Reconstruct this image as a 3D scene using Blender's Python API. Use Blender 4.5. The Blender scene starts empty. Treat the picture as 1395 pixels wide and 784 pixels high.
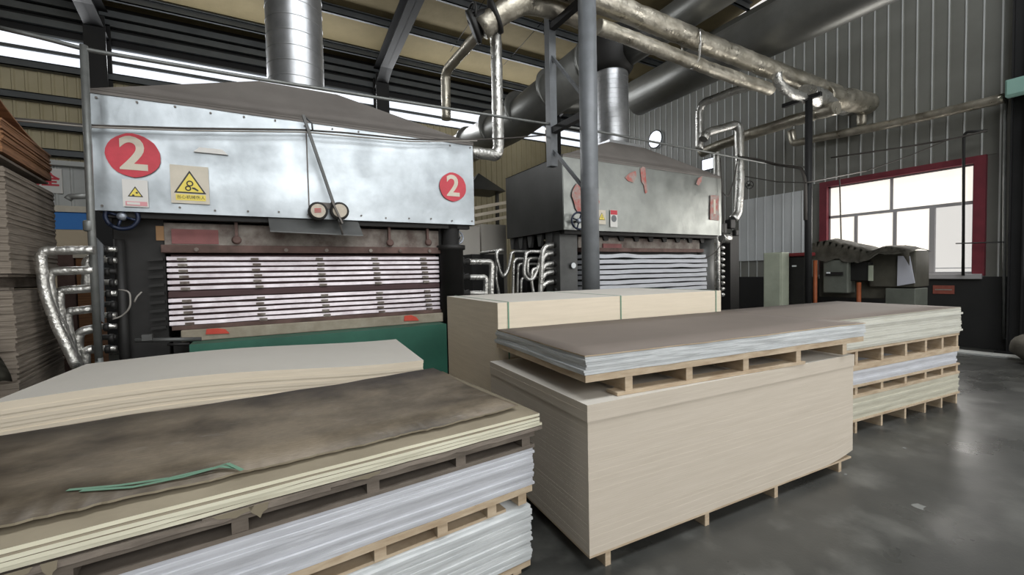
import bpy, bmesh, math, random
from mathutils import Vector, Matrix, noise
random.seed(7)
SC = bpy.context.scene
COL = SC.collection

# ------------------------------------------------------------------ camera
FPX, PITCH, ROLL, YAW, EYE = 580.658, 0.036, -0.021, 0.513, 1.534
CX, CY = 697.5, 392.0
FW = Vector((math.sin(YAW) * math.cos(PITCH), math.cos(YAW) * math.cos(PITCH), -math.sin(PITCH)))
_r = Vector((math.cos(YAW), -math.sin(YAW), 0))
_u = _r.cross(FW)
RT = _r * math.cos(ROLL) + _u * math.sin(ROLL)
UP = -_r * math.sin(ROLL) + _u * math.cos(ROLL)
CAMP = Vector((0, 0, EYE))
cd = bpy.data.cameras.new('camera')
cd.sensor_width = 36.0
cd.lens = 36.0 * FPX / 1395.0
cd.clip_start = 0.05
cam = bpy.data.objects.new('camera', cd)
COL.objects.link(cam)
m3 = Matrix((RT, UP, -FW)).transposed()
cam.matrix_world = Matrix.Translation(CAMP) @ m3.to_4x4()
SC.camera = cam


def at(x, y, X=None, Y=None, Z=None):
    """point of the measured photo position on a known world plane"""
    r = FW + RT * ((x - CX) / FPX) - UP * ((y - CY) / FPX)
    if X is not None:
        t = X / r.x
    elif Y is not None:
        t = Y / r.y
    else:
        t = (Z - EYE) / r.z
    return CAMP + r * t


# ------------------------------------------------------------------ world, light, exposure
w = bpy.data.worlds.new('overcast_sky')
SC.world = w
w.use_nodes = True
bg = w.node_tree.nodes['Background']
bg.inputs[0].default_value = (1.0, 0.97, 0.92, 1)
bg.inputs[1].default_value = 1.05
SC.view_settings.view_transform = 'Standard'
SC.view_settings.look = 'None'
SC.view_settings.exposure = -0.22
SC.view_settings.gamma = 1.0
SC.view_settings.use_curve_mapping = False


def area(name, loc, direction, sx, sy, power, col=(1, 1, 1), spread=180):
    l = bpy.data.lights.new(name, 'AREA')
    l.shape = 'RECTANGLE'
    l.size, l.size_y, l.energy, l.color = sx, sy, power, col
    l.spread = math.radians(spread)
    o = bpy.data.objects.new(name, l)
    o.location = loc
    o.rotation_euler = Vector(direction).to_track_quat('-Z', 'Y').to_euler()
    COL.objects.link(o)
    return o


# daylight at the hall's openings; both doors and the clerestory behind are unseen, assumed
area('daylight_door_behind', (1.5, -8.8, 2.6), (0, 1, 0), 7.0, 4.6, 190, (1.0, 0.985, 0.96))
area('daylight_clerestory_behind', (2.0, -8.8, 7.3), (0, 1, 0), 14.0, 4.1, 800, (0.96, 0.985, 1.0))
area('daylight_door_right', (10.8, -4.2, 2.9), (-1, 0.0, 0), 5.4, 5.2, 300, (1.0, 0.99, 0.97))
area('added_roof_lamp', (3.2, -0.6, 8.86), (0, 0, -1), 9.4, 2.6, 760, (0.97, 0.99, 1.0))  # lamp under the added roof light, there to lift the stack tops
area('daylight_window_right', (10.97, 3.75, 2.4), (-1, 0, 0), 2.2, 1.7, 90, (1.0, 0.97, 0.92))
area('daylight_strip_back', (1.0, 12.75, 6.5), (0, -1, 0), 17.0, 0.5, 480, (0.97, 0.985, 1.0))


# ------------------------------------------------------------------ materials
def lin(c):
    return tuple((v / 12.92 if v <= 0.04045 else ((v + 0.055) / 1.055) ** 2.4) for v in [x / 255.0 for x in c])


MATS = {}


def mat(name, rgb, rough=0.7, metal=0.0, rgb2=None, scale=4.0, detail=6.0, contrast=0.25, bump=0.0, bscale=40.0,
        stretch=(1, 1, 1), rough2=None, rscale=None, spec=0.5, bdist=0.01, bump2=0.0, bscale2=14.0):
    m = bpy.data.materials.new(name)
    m.use_nodes = True
    nt = m.node_tree
    b = nt.nodes['Principled BSDF']
    b.inputs['Roughness'].default_value = rough
    b.inputs['Metallic'].default_value = metal
    b.inputs['Specular IOR Level'].default_value = spec
    c1 = (*lin(rgb), 1)
    b.inputs['Base Color'].default_value = c1
    tc = nt.nodes.new('ShaderNodeTexCoord')
    geo = nt.nodes.new('ShaderNodeNewGeometry')
    mp = nt.nodes.new('ShaderNodeMapping')
    mp.inputs['Scale'].default_value = stretch
    nt.links.new(geo.outputs['Position'], mp.inputs[0])
    if rgb2 is not None:
        n = nt.nodes.new('ShaderNodeTexNoise')
        n.inputs['Scale'].default_value = scale
        n.inputs['Detail'].default_value = detail
        n.inputs['Roughness'].default_value = 0.6
        nt.links.new(mp.outputs[0], n.inputs['Vector'])
        r = nt.nodes.new('ShaderNodeValToRGB')
        r.color_ramp.elements[0].position = 0.5 - contrast
        r.color_ramp.elements[1].position = 0.5 + contrast
        r.color_ramp.elements[0].color = (*lin(rgb2), 1)
        r.color_ramp.elements[1].color = c1
        nt.links.new(n.outputs[0], r.inputs[0])
        nt.links.new(r.outputs[0], b.inputs['Base Color'])
    if rough2 is not None:
        n2 = nt.nodes.new('ShaderNodeTexNoise')
        n2.inputs['Scale'].default_value = rscale or scale
        n2.inputs['Detail'].default_value = 5
        nt.links.new(mp.outputs[0], n2.inputs['Vector'])
        mr = nt.nodes.new('ShaderNodeMapRange')
        mr.inputs[1].default_value = 0.3
        mr.inputs[2].default_value = 0.7
        mr.inputs[3].default_value = rough
        mr.inputs[4].default_value = rough2
        nt.links.new(n2.outputs[0], mr.inputs[0])
        nt.links.new(mr.outputs[0], b.inputs['Roughness'])
    if bump > 0:
        n3 = nt.nodes.new('ShaderNodeTexNoise')
        n3.inputs['Scale'].default_value = bscale
        n3.inputs['Detail'].default_value = 4
        nt.links.new(mp.outputs[0], n3.inputs['Vector'])
        bp = nt.nodes.new('ShaderNodeBump')
        bp.inputs['Strength'].default_value = bump
        bp.inputs['Distance'].default_value = bdist
        nt.links.new(n3.outputs[0], bp.inputs['Height'])
        nt.links.new(bp.outputs[0], b.inputs['Normal'])
        if bump2 > 0:
            n4 = nt.nodes.new('ShaderNodeTexNoise')
            n4.inputs['Scale'].default_value = bscale2
            n4.inputs['Detail'].default_value = 6
            nt.links.new(mp.outputs[0], n4.inputs['Vector'])
            bp2 = nt.nodes.new('ShaderNodeBump')
            bp2.inputs['Strength'].default_value = bump2
            bp2.inputs['Distance'].default_value = 0.01
            nt.links.new(n4.outputs[0], bp2.inputs['Height'])
            nt.links.new(bp.outputs[0], bp2.inputs['Normal'])
            nt.links.new(bp2.outputs[0], b.inputs['Normal'])
    MATS[name] = m
    return m


def glow(name, rgb, strength):
    m = bpy.data.materials.new(name)
    m.use_nodes = True
    nt = m.node_tree
    b = nt.nodes['Principled BSDF']
    b.inputs['Base Color'].default_value = (*lin(rgb), 1)
    b.inputs['Emission Color'].default_value = (*lin(rgb), 1)
    b.inputs['Emission Strength'].default_value = strength
    b.inputs['Roughness'].default_value = 0.3
    MATS[name] = m
    return m


mat('concrete', (80, 80, 77), 0.22, 0, (46, 47, 46), 0.8, 9, 0.2, 0.05, 60, rough2=0.46, rscale=1.4)
mat('dust', (120, 121, 118), 0.9)
mat('joint', (38, 38, 37), 0.8)
mat('cladding', (130, 131, 125), 0.45, 0, (104, 104, 98), 0.7, 6, 0.3, 0.02, 30)
mat('cladding_dark', (92, 92, 88), 0.6, 0, (74, 74, 70), 1, 5, 0.3)
mat('cladding_edge', (200, 203, 202), 0.35, 0)
mat('cladding_new', (206, 210, 212), 0.4, 0, (190, 194, 196), 1.5, 5, 0.3)
mat('plinth', (34, 34, 34), 0.75, 0, (22, 22, 22), 2, 6, 0.3)
mat('back_cladding', (196, 186, 156), 0.6, 0, (164, 153, 122), 0.8, 6, 0.3)
mat('insulation', (142, 129, 96), 0.85, 0, (118, 106, 76), 1.2, 8, 0.3, 0.35, 5, bdist=0.03)
mat('steel_dark', (34, 34, 35), 0.6, 0.2, (22, 22, 23), 3, 5, 0.3)
mat('steel_purlin', (104, 108, 110), 0.5, 0.3, (78, 81, 83), 2, 5, 0.3)
mat('steel_post', (118, 122, 126), 0.45, 0.1, (96, 99, 102), 6, 6, 0.3)
mat('galvanised', (200, 202, 205), 0.36, 0.85, (160, 162, 165), 5, 6, 0.3, 0.05, 25)
mat('hood_metal', (190, 197, 202), 0.32, 0.92, (146, 152, 156), 1.6, 9, 0.22, 0.35, 1.5, rough2=0.50, rscale=3.0, bdist=0.03, bump2=0.14, bscale2=11)
mat('hood_metal_worn', (178, 181, 177), 0.34, 0.8, (134, 137, 134), 1.4, 9, 0.24, 0.35, 2.0, rough2=0.55, rscale=2.4, bdist=0.03, bump2=0.12, bscale2=10)
mat('hood_dark', (82, 82, 80), 0.45, 0.5, (56, 56, 54), 1.5, 7, 0.3)
mat('hood_roof', (126, 121, 116), 0.7, 0.1, (104, 99, 95), 2, 7, 0.3)
mat('duct_metal', (138, 139, 136), 0.42, 0.55, (104, 104, 100), 1.5, 6, 0.3, 0.05, 8)
mat('foil', (226, 226, 223), 0.24, 0.85, (178, 176, 170), 8, 6, 0.35, 0.55, 26, rough2=0.4, rscale=9, bdist=0.02)
mat('foil_dusty', (212, 207, 194), 0.24, 0.88, (140, 133, 118), 3.5, 8, 0.3, 0.4, 22, rough2=0.6, rscale=6, bdist=0.02)
mat('press_black', (40, 39, 38), 0.6, 0.2, (26, 25, 24), 4, 7, 0.3)
mat('press_grey', (104, 105, 104), 0.5, 0.4, (72, 72, 71), 3, 7, 0.3)
mat('rust', (112, 88, 82), 0.75, 0.1, (72, 56, 50), 4, 8, 0.2, 0.1, 30)
mat('rust_pale', (150, 144, 136), 0.7, 0.1, (96, 82, 76), 5, 8, 0.16)
mat('red_primer', (150, 98, 98), 0.8, 0, (118, 78, 76), 4, 6, 0.3)
mat('platen_red', (88, 62, 64), 0.65, 0.15, (58, 42, 42), 3, 7, 0.3)
mat('platen_silver', (204, 198, 202), 0.42, 0.75, (150, 140, 144), 7, 6, 0.3, 0.1, 12)
mat('concrete_beam', (170, 162, 146), 0.85, 0, (130, 120, 104), 5, 8, 0.25)
mat('green_paint', (54, 110, 92), 0.5, 0, (40, 84, 70), 2, 7, 0.3)
mat('red_patch', (206, 82, 64), 0.6, 0, (180, 54, 40), 8, 5, 0.3)
mat('sign_red', (206, 64, 78), 0.5, 0, (180, 52, 64), 9, 5, 0.3)
mat('sign_cream', (214, 206, 190), 0.6, 0, (196, 188, 172), 9, 5, 0.3)
mat('sign_white', (214, 212, 208), 0.5)
mat('sign_pink', (214, 150, 156), 0.5)
mat('sign_yellow', (232, 212, 96), 0.5)
mat('sign_black', (64, 62, 60), 0.6)
mat('paint_red_worn', (176, 92, 84), 0.6, 0, (160, 148, 142), 9, 8, 0.12)
mat('wheel_blue', (34, 46, 74), 0.4, 0.3, (24, 30, 44), 10, 5, 0.3)
mat('wheel_steel', (150, 156, 166), 0.35, 0.6)
mat('rubber', (48, 46, 44), 0.8)
mat('wheel_cream', (206, 196, 180), 0.6, 0, (176, 166, 150), 20, 5, 0.3)
mat('board_beige', (202, 192, 178), 0.8, 0, (190, 180, 165), 3, 8, 0.3, stretch=(1, 1, 14))
mat('board_pale', (226, 214, 194), 0.8, 0, (212, 200, 180), 3, 8, 0.3, stretch=(1, 1, 14))
mat('board_top', (202, 198, 190), 0.75, 0, (192, 187, 178), 0.9, 8, 0.25)
mat('paper_brown', (120, 110, 102), 0.7, 0, (104, 95, 88), 0.8, 8, 0.25)
mat('paper_stained', (130, 118, 101), 0.55, 0, (60, 52, 41), 1.7, 12, 0.11, 0.05, 20)
mat('veneer_white', (202, 204, 210), 0.75, 0, (176, 178, 184), 5, 6, 0.3, stretch=(1, 1, 6))
mat('veneer_grey', (208, 211, 212), 0.6, 0, (172, 176, 178), 5, 6, 0.3, stretch=(1, 1, 6))
mat('veneer_cream', (204, 204, 195), 0.75, 0, (186, 185, 174), 5, 6, 0.3, stretch=(1, 1, 6))
mat('veneer_olive', (196, 193, 177), 0.75, 0, (174, 171, 154), 5, 6, 0.3, stretch=(1, 1, 6))
mat('veneer_dusty', (140, 131, 112), 0.8, 0, (112, 103, 86), 3, 7, 0.3)
mat('veneer_ivory', (226, 223, 202), 0.75, 0, (206, 202, 180), 5, 6, 0.3, stretch=(1, 1, 6))
mat('pallet_pine', (200, 184, 160), 0.8, 0, (158, 136, 110), 6, 7, 0.25, stretch=(1, 1, 5))
mat('pallet_grey', (128, 118, 108), 0.85, 0, (88, 80, 72), 6, 7, 0.25, stretch=(1, 1, 5))
mat('strap_green', (104, 142, 120), 0.45)
mat('card_brown', (150, 108, 74), 0.85, 0, (104, 70, 46), 4, 7, 0.2, stretch=(1, 1, 22))
mat('card_dark', (140, 130, 118), 0.85, 0, (96, 87, 77), 4, 7, 0.2, stretch=(1, 1, 26))
mat('frame_red', (124, 44, 56), 0.6, 0, (96, 34, 44), 5, 6, 0.3)
mat('sash', (176, 174, 176), 0.4, 0.2)
mat('tarp', (108, 104, 94), 0.75, 0, (70, 68, 60), 5, 7, 0.25, 0.1, 14)
mat('machine_grey', (112, 116, 108), 0.55, 0.1, (86, 90, 82), 4, 6, 0.3)
mat('machine_olive', (92, 90, 80), 0.6, 0.1, (66, 64, 56), 4, 6, 0.3)
mat('panel_white', (190, 192, 202), 0.4)
mat('cabinet_green', (178, 184, 166), 0.5, 0, (146, 152, 136), 3, 6, 0.3)
mat('red_lid', (120, 40, 44), 0.6)
mat('orange_pipe', (160, 84, 40), 0.6, 0, (120, 60, 30), 8, 6, 0.3)
mat('brick_plate', (150, 82, 68), 0.8, 0, (120, 64, 54), 12, 5, 0.3)
mat('sack', (112, 108, 98), 0.9, 0, (80, 76, 68), 6, 7, 0.3, 0.3, 25)
mat('teal', (150, 190, 180), 0.5)
mat('wall_pale', (190, 192, 190), 0.6, 0, (170, 172, 170), 2, 5, 0.3)
mat('banner_blue', (52, 126, 204), 0.5)
mat('banner_beige', (202, 186, 160), 0.7, 0, (186, 170, 146), 2, 5, 0.3)
mat('conduit', (132, 134, 132), 0.45, 0.5, (104, 106, 104), 10, 5, 0.3)
mat('cable', (70, 66, 62), 0.7)
mat('cable_pale', (148, 144, 138), 0.6)
mat('brass', (150, 116, 80), 0.6, 0.2)
mat('outside', (200, 205, 214), 0.9)
glow('daylit_frosted', (255, 249, 238), 1.0)
glow('daylit_cool', (240, 246, 255), 1.1)
mat('gauge_face', (226, 230, 232), 0.4)

# clear pane: mostly see-through with a faint reflection
gm = bpy.data.materials.new('clear_glass')
gm.use_nodes = True
_nt = gm.node_tree
_b = _nt.nodes['Principled BSDF']
_b.inputs['Roughness'].default_value = 0.05
_tr = _nt.nodes.new('ShaderNodeBsdfTransparent')
_mx = _nt.nodes.new('ShaderNodeMixShader')
_mx.inputs[0].default_value = 0.12
_nt.links.new(_tr.outputs[0], _mx.inputs[1])
_nt.links.new(_b.outputs[0], _mx.inputs[2])
_nt.links.new(_mx.outputs[0], _nt.nodes['Material Output'].inputs[0])
MATS['clear_glass'] = gm

# whitish scuffs and fine grain on the stained cover
def cover_nodes():
    nt = MATS['paper_stained'].node_tree
    b = nt.nodes['Principled BSDF']
    geo = nt.nodes.new('ShaderNodeNewGeometry')
    for sc, lo, hi, col, st in ((4.2, .60, .74, (150, 146, 138), (1, 2.2, 1)), (26.0, .35, .75, (58, 50, 40), (1, 5, 1))):
        mp = nt.nodes.new('ShaderNodeMapping')
        mp.inputs['Scale'].default_value = st
        nt.links.new(geo.outputs['Position'], mp.inputs[0])
        n = nt.nodes.new('ShaderNodeTexNoise')
        n.inputs['Scale'].default_value = sc
        n.inputs['Detail'].default_value = 9
        n.inputs['Roughness'].default_value = .7
        nt.links.new(mp.outputs[0], n.inputs['Vector'])
        mr = nt.nodes.new('ShaderNodeMapRange')
        for i_, v_ in ((1, lo), (2, hi), (3, 0.0), (4, .55)): mr.inputs[i_].default_value = v_
        nt.links.new(n.outputs[0], mr.inputs[0])
        mx = nt.nodes.new('ShaderNodeMix')
        mx.data_type = 'RGBA'
        old = b.inputs['Base Color'].links[0].from_socket
        nt.links.new(mr.outputs[0], mx.inputs[0])
        nt.links.new(old, mx.inputs[6])
        mx.inputs[7].default_value = (*lin(col), 1)
        nt.links.new(mx.outputs[2], b.inputs['Base Color'])


cover_nodes()

# floor: scuffs and tyre-polished patches on the concrete
def floor_nodes():
    m = MATS['concrete']
    nt = m.node_tree
    b = nt.nodes['Principled BSDF']
    geo = nt.nodes.new('ShaderNodeNewGeometry')
    n = nt.nodes.new('ShaderNodeTexNoise')
    n.inputs['Scale'].default_value = 2.3
    n.inputs['Detail'].default_value = 5
    n.inputs['Roughness'].default_value = 0.55
    nt.links.new(geo.outputs['Position'], n.inputs['Vector'])
    r = nt.nodes.new('ShaderNodeValToRGB')
    r.color_ramp.elements[0].position = 0.52
    r.color_ramp.elements[1].position = 0.95
    r.color_ramp.elements[0].color = (0, 0, 0, 1)
    r.color_ramp.elements[1].color = (1, 1, 1, 1)
    nt.links.new(n.outputs[0], r.inputs[0])
    old = b.inputs['Base Color'].links[0].from_socket
    mx = nt.nodes.new('ShaderNodeMix')
    mx.data_type = 'RGBA'
    nt.links.new(r.outputs[0], mx.inputs[0])
    nt.links.new(old, mx.inputs[6])
    mx.inputs[7].default_value = (*lin((120, 120, 116)), 1)
    nt.links.new(mx.outputs[2], b.inputs['Base Color'])


floor_nodes()


# ------------------------------------------------------------------ object helpers
def wloc(o):
    v = Vector((0, 0, 0))
    while o is not None:
        v = v + Vector(o.location)
        o = o.parent
    return v


def tag(o, label=None, cat=None, group=None, kind=None):
    if label: o['label'] = label
    if cat: o['category'] = cat
    if group: o['group'] = group
    if kind: o['kind'] = kind
    return o


def thing(name, loc, label, cat, group=None, rz=0.0):
    o = bpy.data.objects.new(name, None)
    o.empty_display_size = 0.1
    o.location = loc
    o.rotation_euler = (0, 0, rz)
    COL.objects.link(o)
    return tag(o, label, cat, group)


def link(name, me, material, parent=None, loc=None, rz=0.0):
    """mesh whose vertices are local (to parent / to loc)"""
    o = bpy.data.objects.new(name, me)
    COL.objects.link(o)
    if material is not None and len(me.materials) == 0:
        for k in (material if isinstance(material, (list, tuple)) else [material]):
            me.materials.append(MATS[k])
    if parent is not None:
        o.parent = parent
    if loc is not None:
        o.location = loc
    o.rotation_euler = (0, 0, rz)
    return o


def build(name, bm, material, parent=None, smooth=False, origin=None):
    """bm holds WORLD coordinates (parents are never rotated)"""
    if parent is not None:
        base = wloc(parent)
        loc = None
    else:
        if origin is None:
            xs = [v.co for v in bm.verts]
            origin = Vector(((min(v.x for v in xs) + max(v.x for v in xs)) / 2, (min(v.y for v in xs) + max(v.y for v in xs)) / 2, min(v.z for v in xs)))
        base = Vector(origin)
        loc = base
    bmesh.ops.translate(bm, verts=bm.verts, vec=-base)
    bmesh.ops.recalc_face_normals(bm, faces=bm.faces)
    me = bpy.data.meshes.new(name)
    bm.to_mesh(me)
    bm.free()
    if smooth:
        for p in me.polygons: p.use_smooth = True
    return link(name, me, material, parent, loc)


def NB():
    return bmesh.new()


def abox(bm, x0, x1, y0, y1, z0, z1, mi=0, M=None):
    vs = [bm.verts.new(((x0, x1)[i & 1], (y0, y1)[(i >> 1) & 1], (z0, z1)[(i >> 2) & 1])) for i in range(8)]
    for f in ((0, 1, 3, 2), (4, 6, 7, 5), (0, 4, 5, 1), (2, 3, 7, 6), (0, 2, 6, 4), (1, 5, 7, 3)):
        bm.faces.new([vs[i] for i in f]).material_index = mi
    if M is not None:
        for v in vs: v.co = M @ v.co
    return vs


def box(name, x0, x1, y0, y1, z0, z1, m, parent=None, bev=0.0, M=None):
    bm = NB()
    abox(bm, x0, x1, y0, y1, z0, z1, 0, M)
    if bev > 0:
        bmesh.ops.bevel(bm, geom=bm.edges[:], offset=bev, segments=2, affect='EDGES', profile=0.5)
    return build(name, bm, m, parent)


def bar(bm, a, b, wx, wz, up=Vector((0, 0, 1))):
    """rectangular bar from a to b"""
    a, b = Vector(a), Vector(b)
    d = (b - a).normalized()
    if abs(d.dot(up)) > 0.95: up = Vector((1, 0, 0))
    s = d.cross(up).normalized()
    t = s.cross(d).normalized()
    vs = []
    for p in (a, b):
        for i, j in ((-1, -1), (1, -1), (1, 1), (-1, 1)):
            vs.append(bm.verts.new(p + s * (i * wx / 2) + t * (j * wz / 2)))
    for f in ((3, 2, 1, 0), (4, 5, 6, 7), (0, 1, 5, 4), (1, 2, 6, 5), (2, 3, 7, 6), (3, 0, 4, 7)):
        bm.faces.new([vs[i] for i in f])
    return vs


def fillet(pts, rad, n=5):
    pts = [Vector(p) for p in pts]
    out = [pts[0]]
    for i in range(1, len(pts) - 1):
        a, b, c = pts[i - 1], pts[i], pts[i + 1]
        d1, d2 = (a - b), (c - b)
        r = min(rad, d1.length * 0.48, d2.length * 0.48)
        p1, p2 = b + d1.normalized() * r, b + d2.normalized() * r
        for k in range(n + 1):
            t = k / n
            out.append(p1 * (1 - t) ** 2 + b * 2 * t * (1 - t) + p2 * t * t)
    out.append(pts[-1])
    return out


def sweep(bm, pts, r, seg=12, rough=0.0, step=None, cap=True):
    pts = [Vector(p) for p in pts]
    if step:
        q = [pts[0]]
        for a, b in zip(pts, pts[1:]):
            n = max(1, int((b - a).length / step))
            for k in range(1, n + 1): q.append(a.lerp(b, k / n))
        pts = q
    rs = r if isinstance(r, (list, tuple)) else [r] * len(pts)
    d0 = (pts[1] - pts[0]).normalized()
    ref = Vector((0, 0, 1)) if abs(d0.z) < 0.9 else Vector((1, 0, 0))
    s = d0.cross(ref).normalized()
    rings = []
    for i, p in enumerate(pts):
        if i == 0: d = pts[1] - pts[0]
        elif i == len(pts) - 1: d = pts[-1] - pts[-2]
        else: d = (pts[i + 1] - pts[i]).normalized() + (pts[i] - pts[i - 1]).normalized()
        d.normalize()
        s = (s - d * s.dot(d))
        if s.length < 1e-6: s = d.orthogonal()
        s.normalize()
        t = d.cross(s)
        ring = []
        for k in range(seg):
            a = 2 * math.pi * k / seg
            rr = rs[min(i, len(rs) - 1)]
            v = p + (s * math.cos(a) + t * math.sin(a)) * rr
            if rough:
                v = v + (v - p).normalized() * (noise.noise(v * (3.2 / max(rr, 0.03) * 0.25)) * rough * rr + noise.noise(v * 17.0) * rough * rr * 0.6)
            ring.append(bm.verts.new(v))
        rings.append(ring)
    for a, b in zip(rings, rings[1:]):
        for k in range(seg):
            f = bm.faces.new((a[k], a[(k + 1) % seg], b[(k + 1) % seg], b[k]))
            f.smooth = True
    if cap:
        bm.faces.new(rings[0][::-1])
        bm.faces.new(rings[-1])


def tube(name, pts, r, m, parent=None, rad=0.0, seg=12, rough=0.0, step=None):
    bm = NB()
    sweep(bm, fillet(pts, rad) if rad else pts, r, seg, rough, step)
    return build(name, bm, m, parent)


def lathe(bm, c, axis, prof, seg=20):
    """prof: list of (radius, height along axis)"""
    c, axis = Vector(c), Vector(axis).normalized()
    s = axis.orthogonal().normalized()
    t = axis.cross(s)
    rings = []
    for r, h in prof:
        rings.append([bm.verts.new(c + axis * h + (s * math.cos(2 * math.pi * k / seg) + t * math.sin(2 * math.pi * k / seg)) * max(r, 1e-4)) for k in range(seg)])
    for a, b in zip(rings, rings[1:]):
        for k in range(seg):
            f = bm.faces.new((a[k], a[(k + 1) % seg], b[(k + 1) % seg], b[k]))
            f.smooth = True
    bm.faces.new(rings[0][::-1])
    bm.faces.new(rings[-1])


def disc(name, c, axis, r, h, m, parent=None, seg=24, bev=0.0):
    bm = NB()
    lathe(bm, c, axis, [(r, 0), (r, h)], seg)
    for f in bm.faces: f.smooth = False
    return build(name, bm, m, parent)


def prism(bm, poly, d):
    """poly: list of world points, extruded by vector d"""
    a = [bm.verts.new(Vector(p)) for p in poly]
    b = [bm.verts.new(Vector(p) + Vector(d)) for p in poly]
    bm.faces.new(a)
    bm.faces.new(b[::-1])
    n = len(a)
    for i in range(n):
        bm.faces.new((a[i], b[i], b[(i + 1) % n], a[(i + 1) % n]))


def slab(name, poly, d, m, parent=None):
    bm = NB()
    prism(bm, poly, d)
    return build(name, bm, m, parent)


def text(name, s, size, loc, ex, ey, m, parent, depth=0.002, offset=0.0, cx=True):
    """flat lettering in the plane spanned by ex (right) and ey (up)"""
    cu = bpy.data.curves.new(name, 'FONT')
    cu.body = s
    cu.size = size
    cu.extrude = depth / 2
    cu.offset = offset
    cu.resolution_u = 4
    cu.align_x = 'CENTER'
    cu.align_y = 'CENTER'
    tmp = bpy.data.objects.new(name, cu)
    COL.objects.link(tmp)
    dg = bpy.context.evaluated_depsgraph_get()
    me = bpy.data.meshes.new_from_object(tmp.evaluated_get(dg))
    bpy.data.objects.remove(tmp)
    bpy.data.curves.remove(cu)
    me.materials.clear()
    ex, ey = Vector(ex).normalized(), Vector(ey).normalized()
    ez = ex.cross(ey)
    M = Matrix((ex, ey, ez)).transposed().to_4x4()
    M.translation = Vector(loc) - wloc(parent)
    me.transform(M)
    return link(name, me, m, parent)


def copy_tree(o, parent=None):
    c = o.copy()
    COL.objects.link(c)
    c.parent = parent
    for ch in list(o.children): copy_tree(ch, c)
    return c


# ================================================================== THE HALL
XR, YB, XL, YF = 11.0, 13.0, -9.0, -9.0


def zroof(y): return 7.72 + 0.10 * (YB - y)


bm = NB()
abox(bm, XL - .2, XR + .2, YF - .2, YB + .2, -0.12, 0.0)
floor = tag(build('floor', bm, 'concrete', None, origin=(0, 0, 0)), kind='structure')
# joints cut in the concrete
for k, (a, b) in enumerate((((6.0, 2.55), (11.0, 1.55)), ((-9, -2.4), (11, -2.4)))):
    bm = NB()
    bar(bm, (*a, 0.0006), (*b, 0.0006), 0.012, 0.001)
    build('floor_joint', bm, 'joint', floor)
# pale concrete kerb strip by the right wall
box('kerb_strip', 10.05, 10.35, -2.0, 3.1, 0.0, 0.035, 'wall_pale', floor, 0.006)
# chips of dust left on the floor
for (px, py, s) in ((1250, 691, .05), (1152, 647, .018), (1232, 611, .02)):
    c = at(px, py, Z=0.0)
    bm = NB()
    n = 9
    prism(bm, [(c.x + math.cos(6.283 * k / n) * s * random.uniform(.5, 1.6), c.y + math.sin(6.283 * k / n) * s * random.uniform(.4, .9), 0.0004) for k in range(n)], (0, 0, 0.0016))
    tag(build('dust_scrap', bm, 'dust'), {.05: 'small pale grey dust scrap lying on the open dark floor', .018: 'tiny pale dust scrap beside the skid of the tall beige stack', .02: 'tiny pale dust scrap between the tiered pallets and open floor'}[s], 'dust scrap')

# ---- right wall: dark plinth, cladding panels, a window
wr = tag(build('wall_right', (lambda b: (abox(b, XR + .03, XR + .2, YF, -6.9, 0, 10.2), abox(b, XR + .03, XR + .2, -6.9, -1.5, 5.5, 10.2), abox(b, XR + .03, XR + .2, -1.5, 2.5, 0, 10.2), abox(b, XR + .03, XR + .2, 5.05, YB, 0, 8.2), abox(b, XR + .03, XR + .2, 2.5, 5.05, 0, 1.31), abox(b, XR + .03, XR + .2, 2.5, 5.05, 3.4, 9.0), b)[-1])(NB()), 'cladding'), kind='structure')
box('plinth', XR - .06, XR + .03, -1.5, YB, 0, 1.28, 'plinth', wr)


def panel_mesh(wid, z0, z1):
    bm = NB()
    prof = [(0, 0.0), (0.0, 0.024), (0.012, 0.03), (0.026, 0.03), (0.038, 0.012), (wid, 0.012), (wid, 0.0)]
    a = [bm.verts.new((-d, -y, z0)) for y, d in prof]
    b = [bm.verts.new((-d, -y, z1)) for y, d in prof]
    n = len(a)
    for i in range(n):
        f = bm.faces.new((a[i], a[(i + 1) % n], b[(i + 1) % n], b[i]))
        f.material_index = 1 if i in (1, 2) else 0
    bm.faces.new(a[::-1])
    bm.faces.new(b)
    bmesh.ops.recalc_face_normals(bm, faces=bm.faces)
    me = bpy.data.meshes.new('wall_panel')
    bm.to_mesh(me)
    bm.free()
    me.materials.append(MATS['cladding'])
    me.materials.append(MATS['cladding_edge'])
    return me


PW = 0.2225
full = panel_mesh(PW - .002, 1.28, 7.8)
upper = panel_mesh(PW - .002, 3.42, 7.8)
y = 13.0
rbase = wloc(wr)
while y > 0.2:
    me = upper if (y - PW < 5.07 and y > 2.48) else full
    link('wall_panel', me, None, wr, Vector((XR + .03, y, 0)) - rbase)
    y -= PW
# newer pale sheets patched over the lower cladding left of the window
def panel_light():
    me = panel_mesh(PW - .002, 1.70, 3.32).copy()
    me.materials.clear()
    me.materials.append(MATS['cladding_new'])
    me.materials.append(MATS['cladding_edge'])
    return me
pl_ = panel_light()
y = 7.01
while y > 5.3:
    link('pale_panel', pl_, None, wr, Vector((XR - .004, y, 0)) - rbase)
    y -= PW
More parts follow.
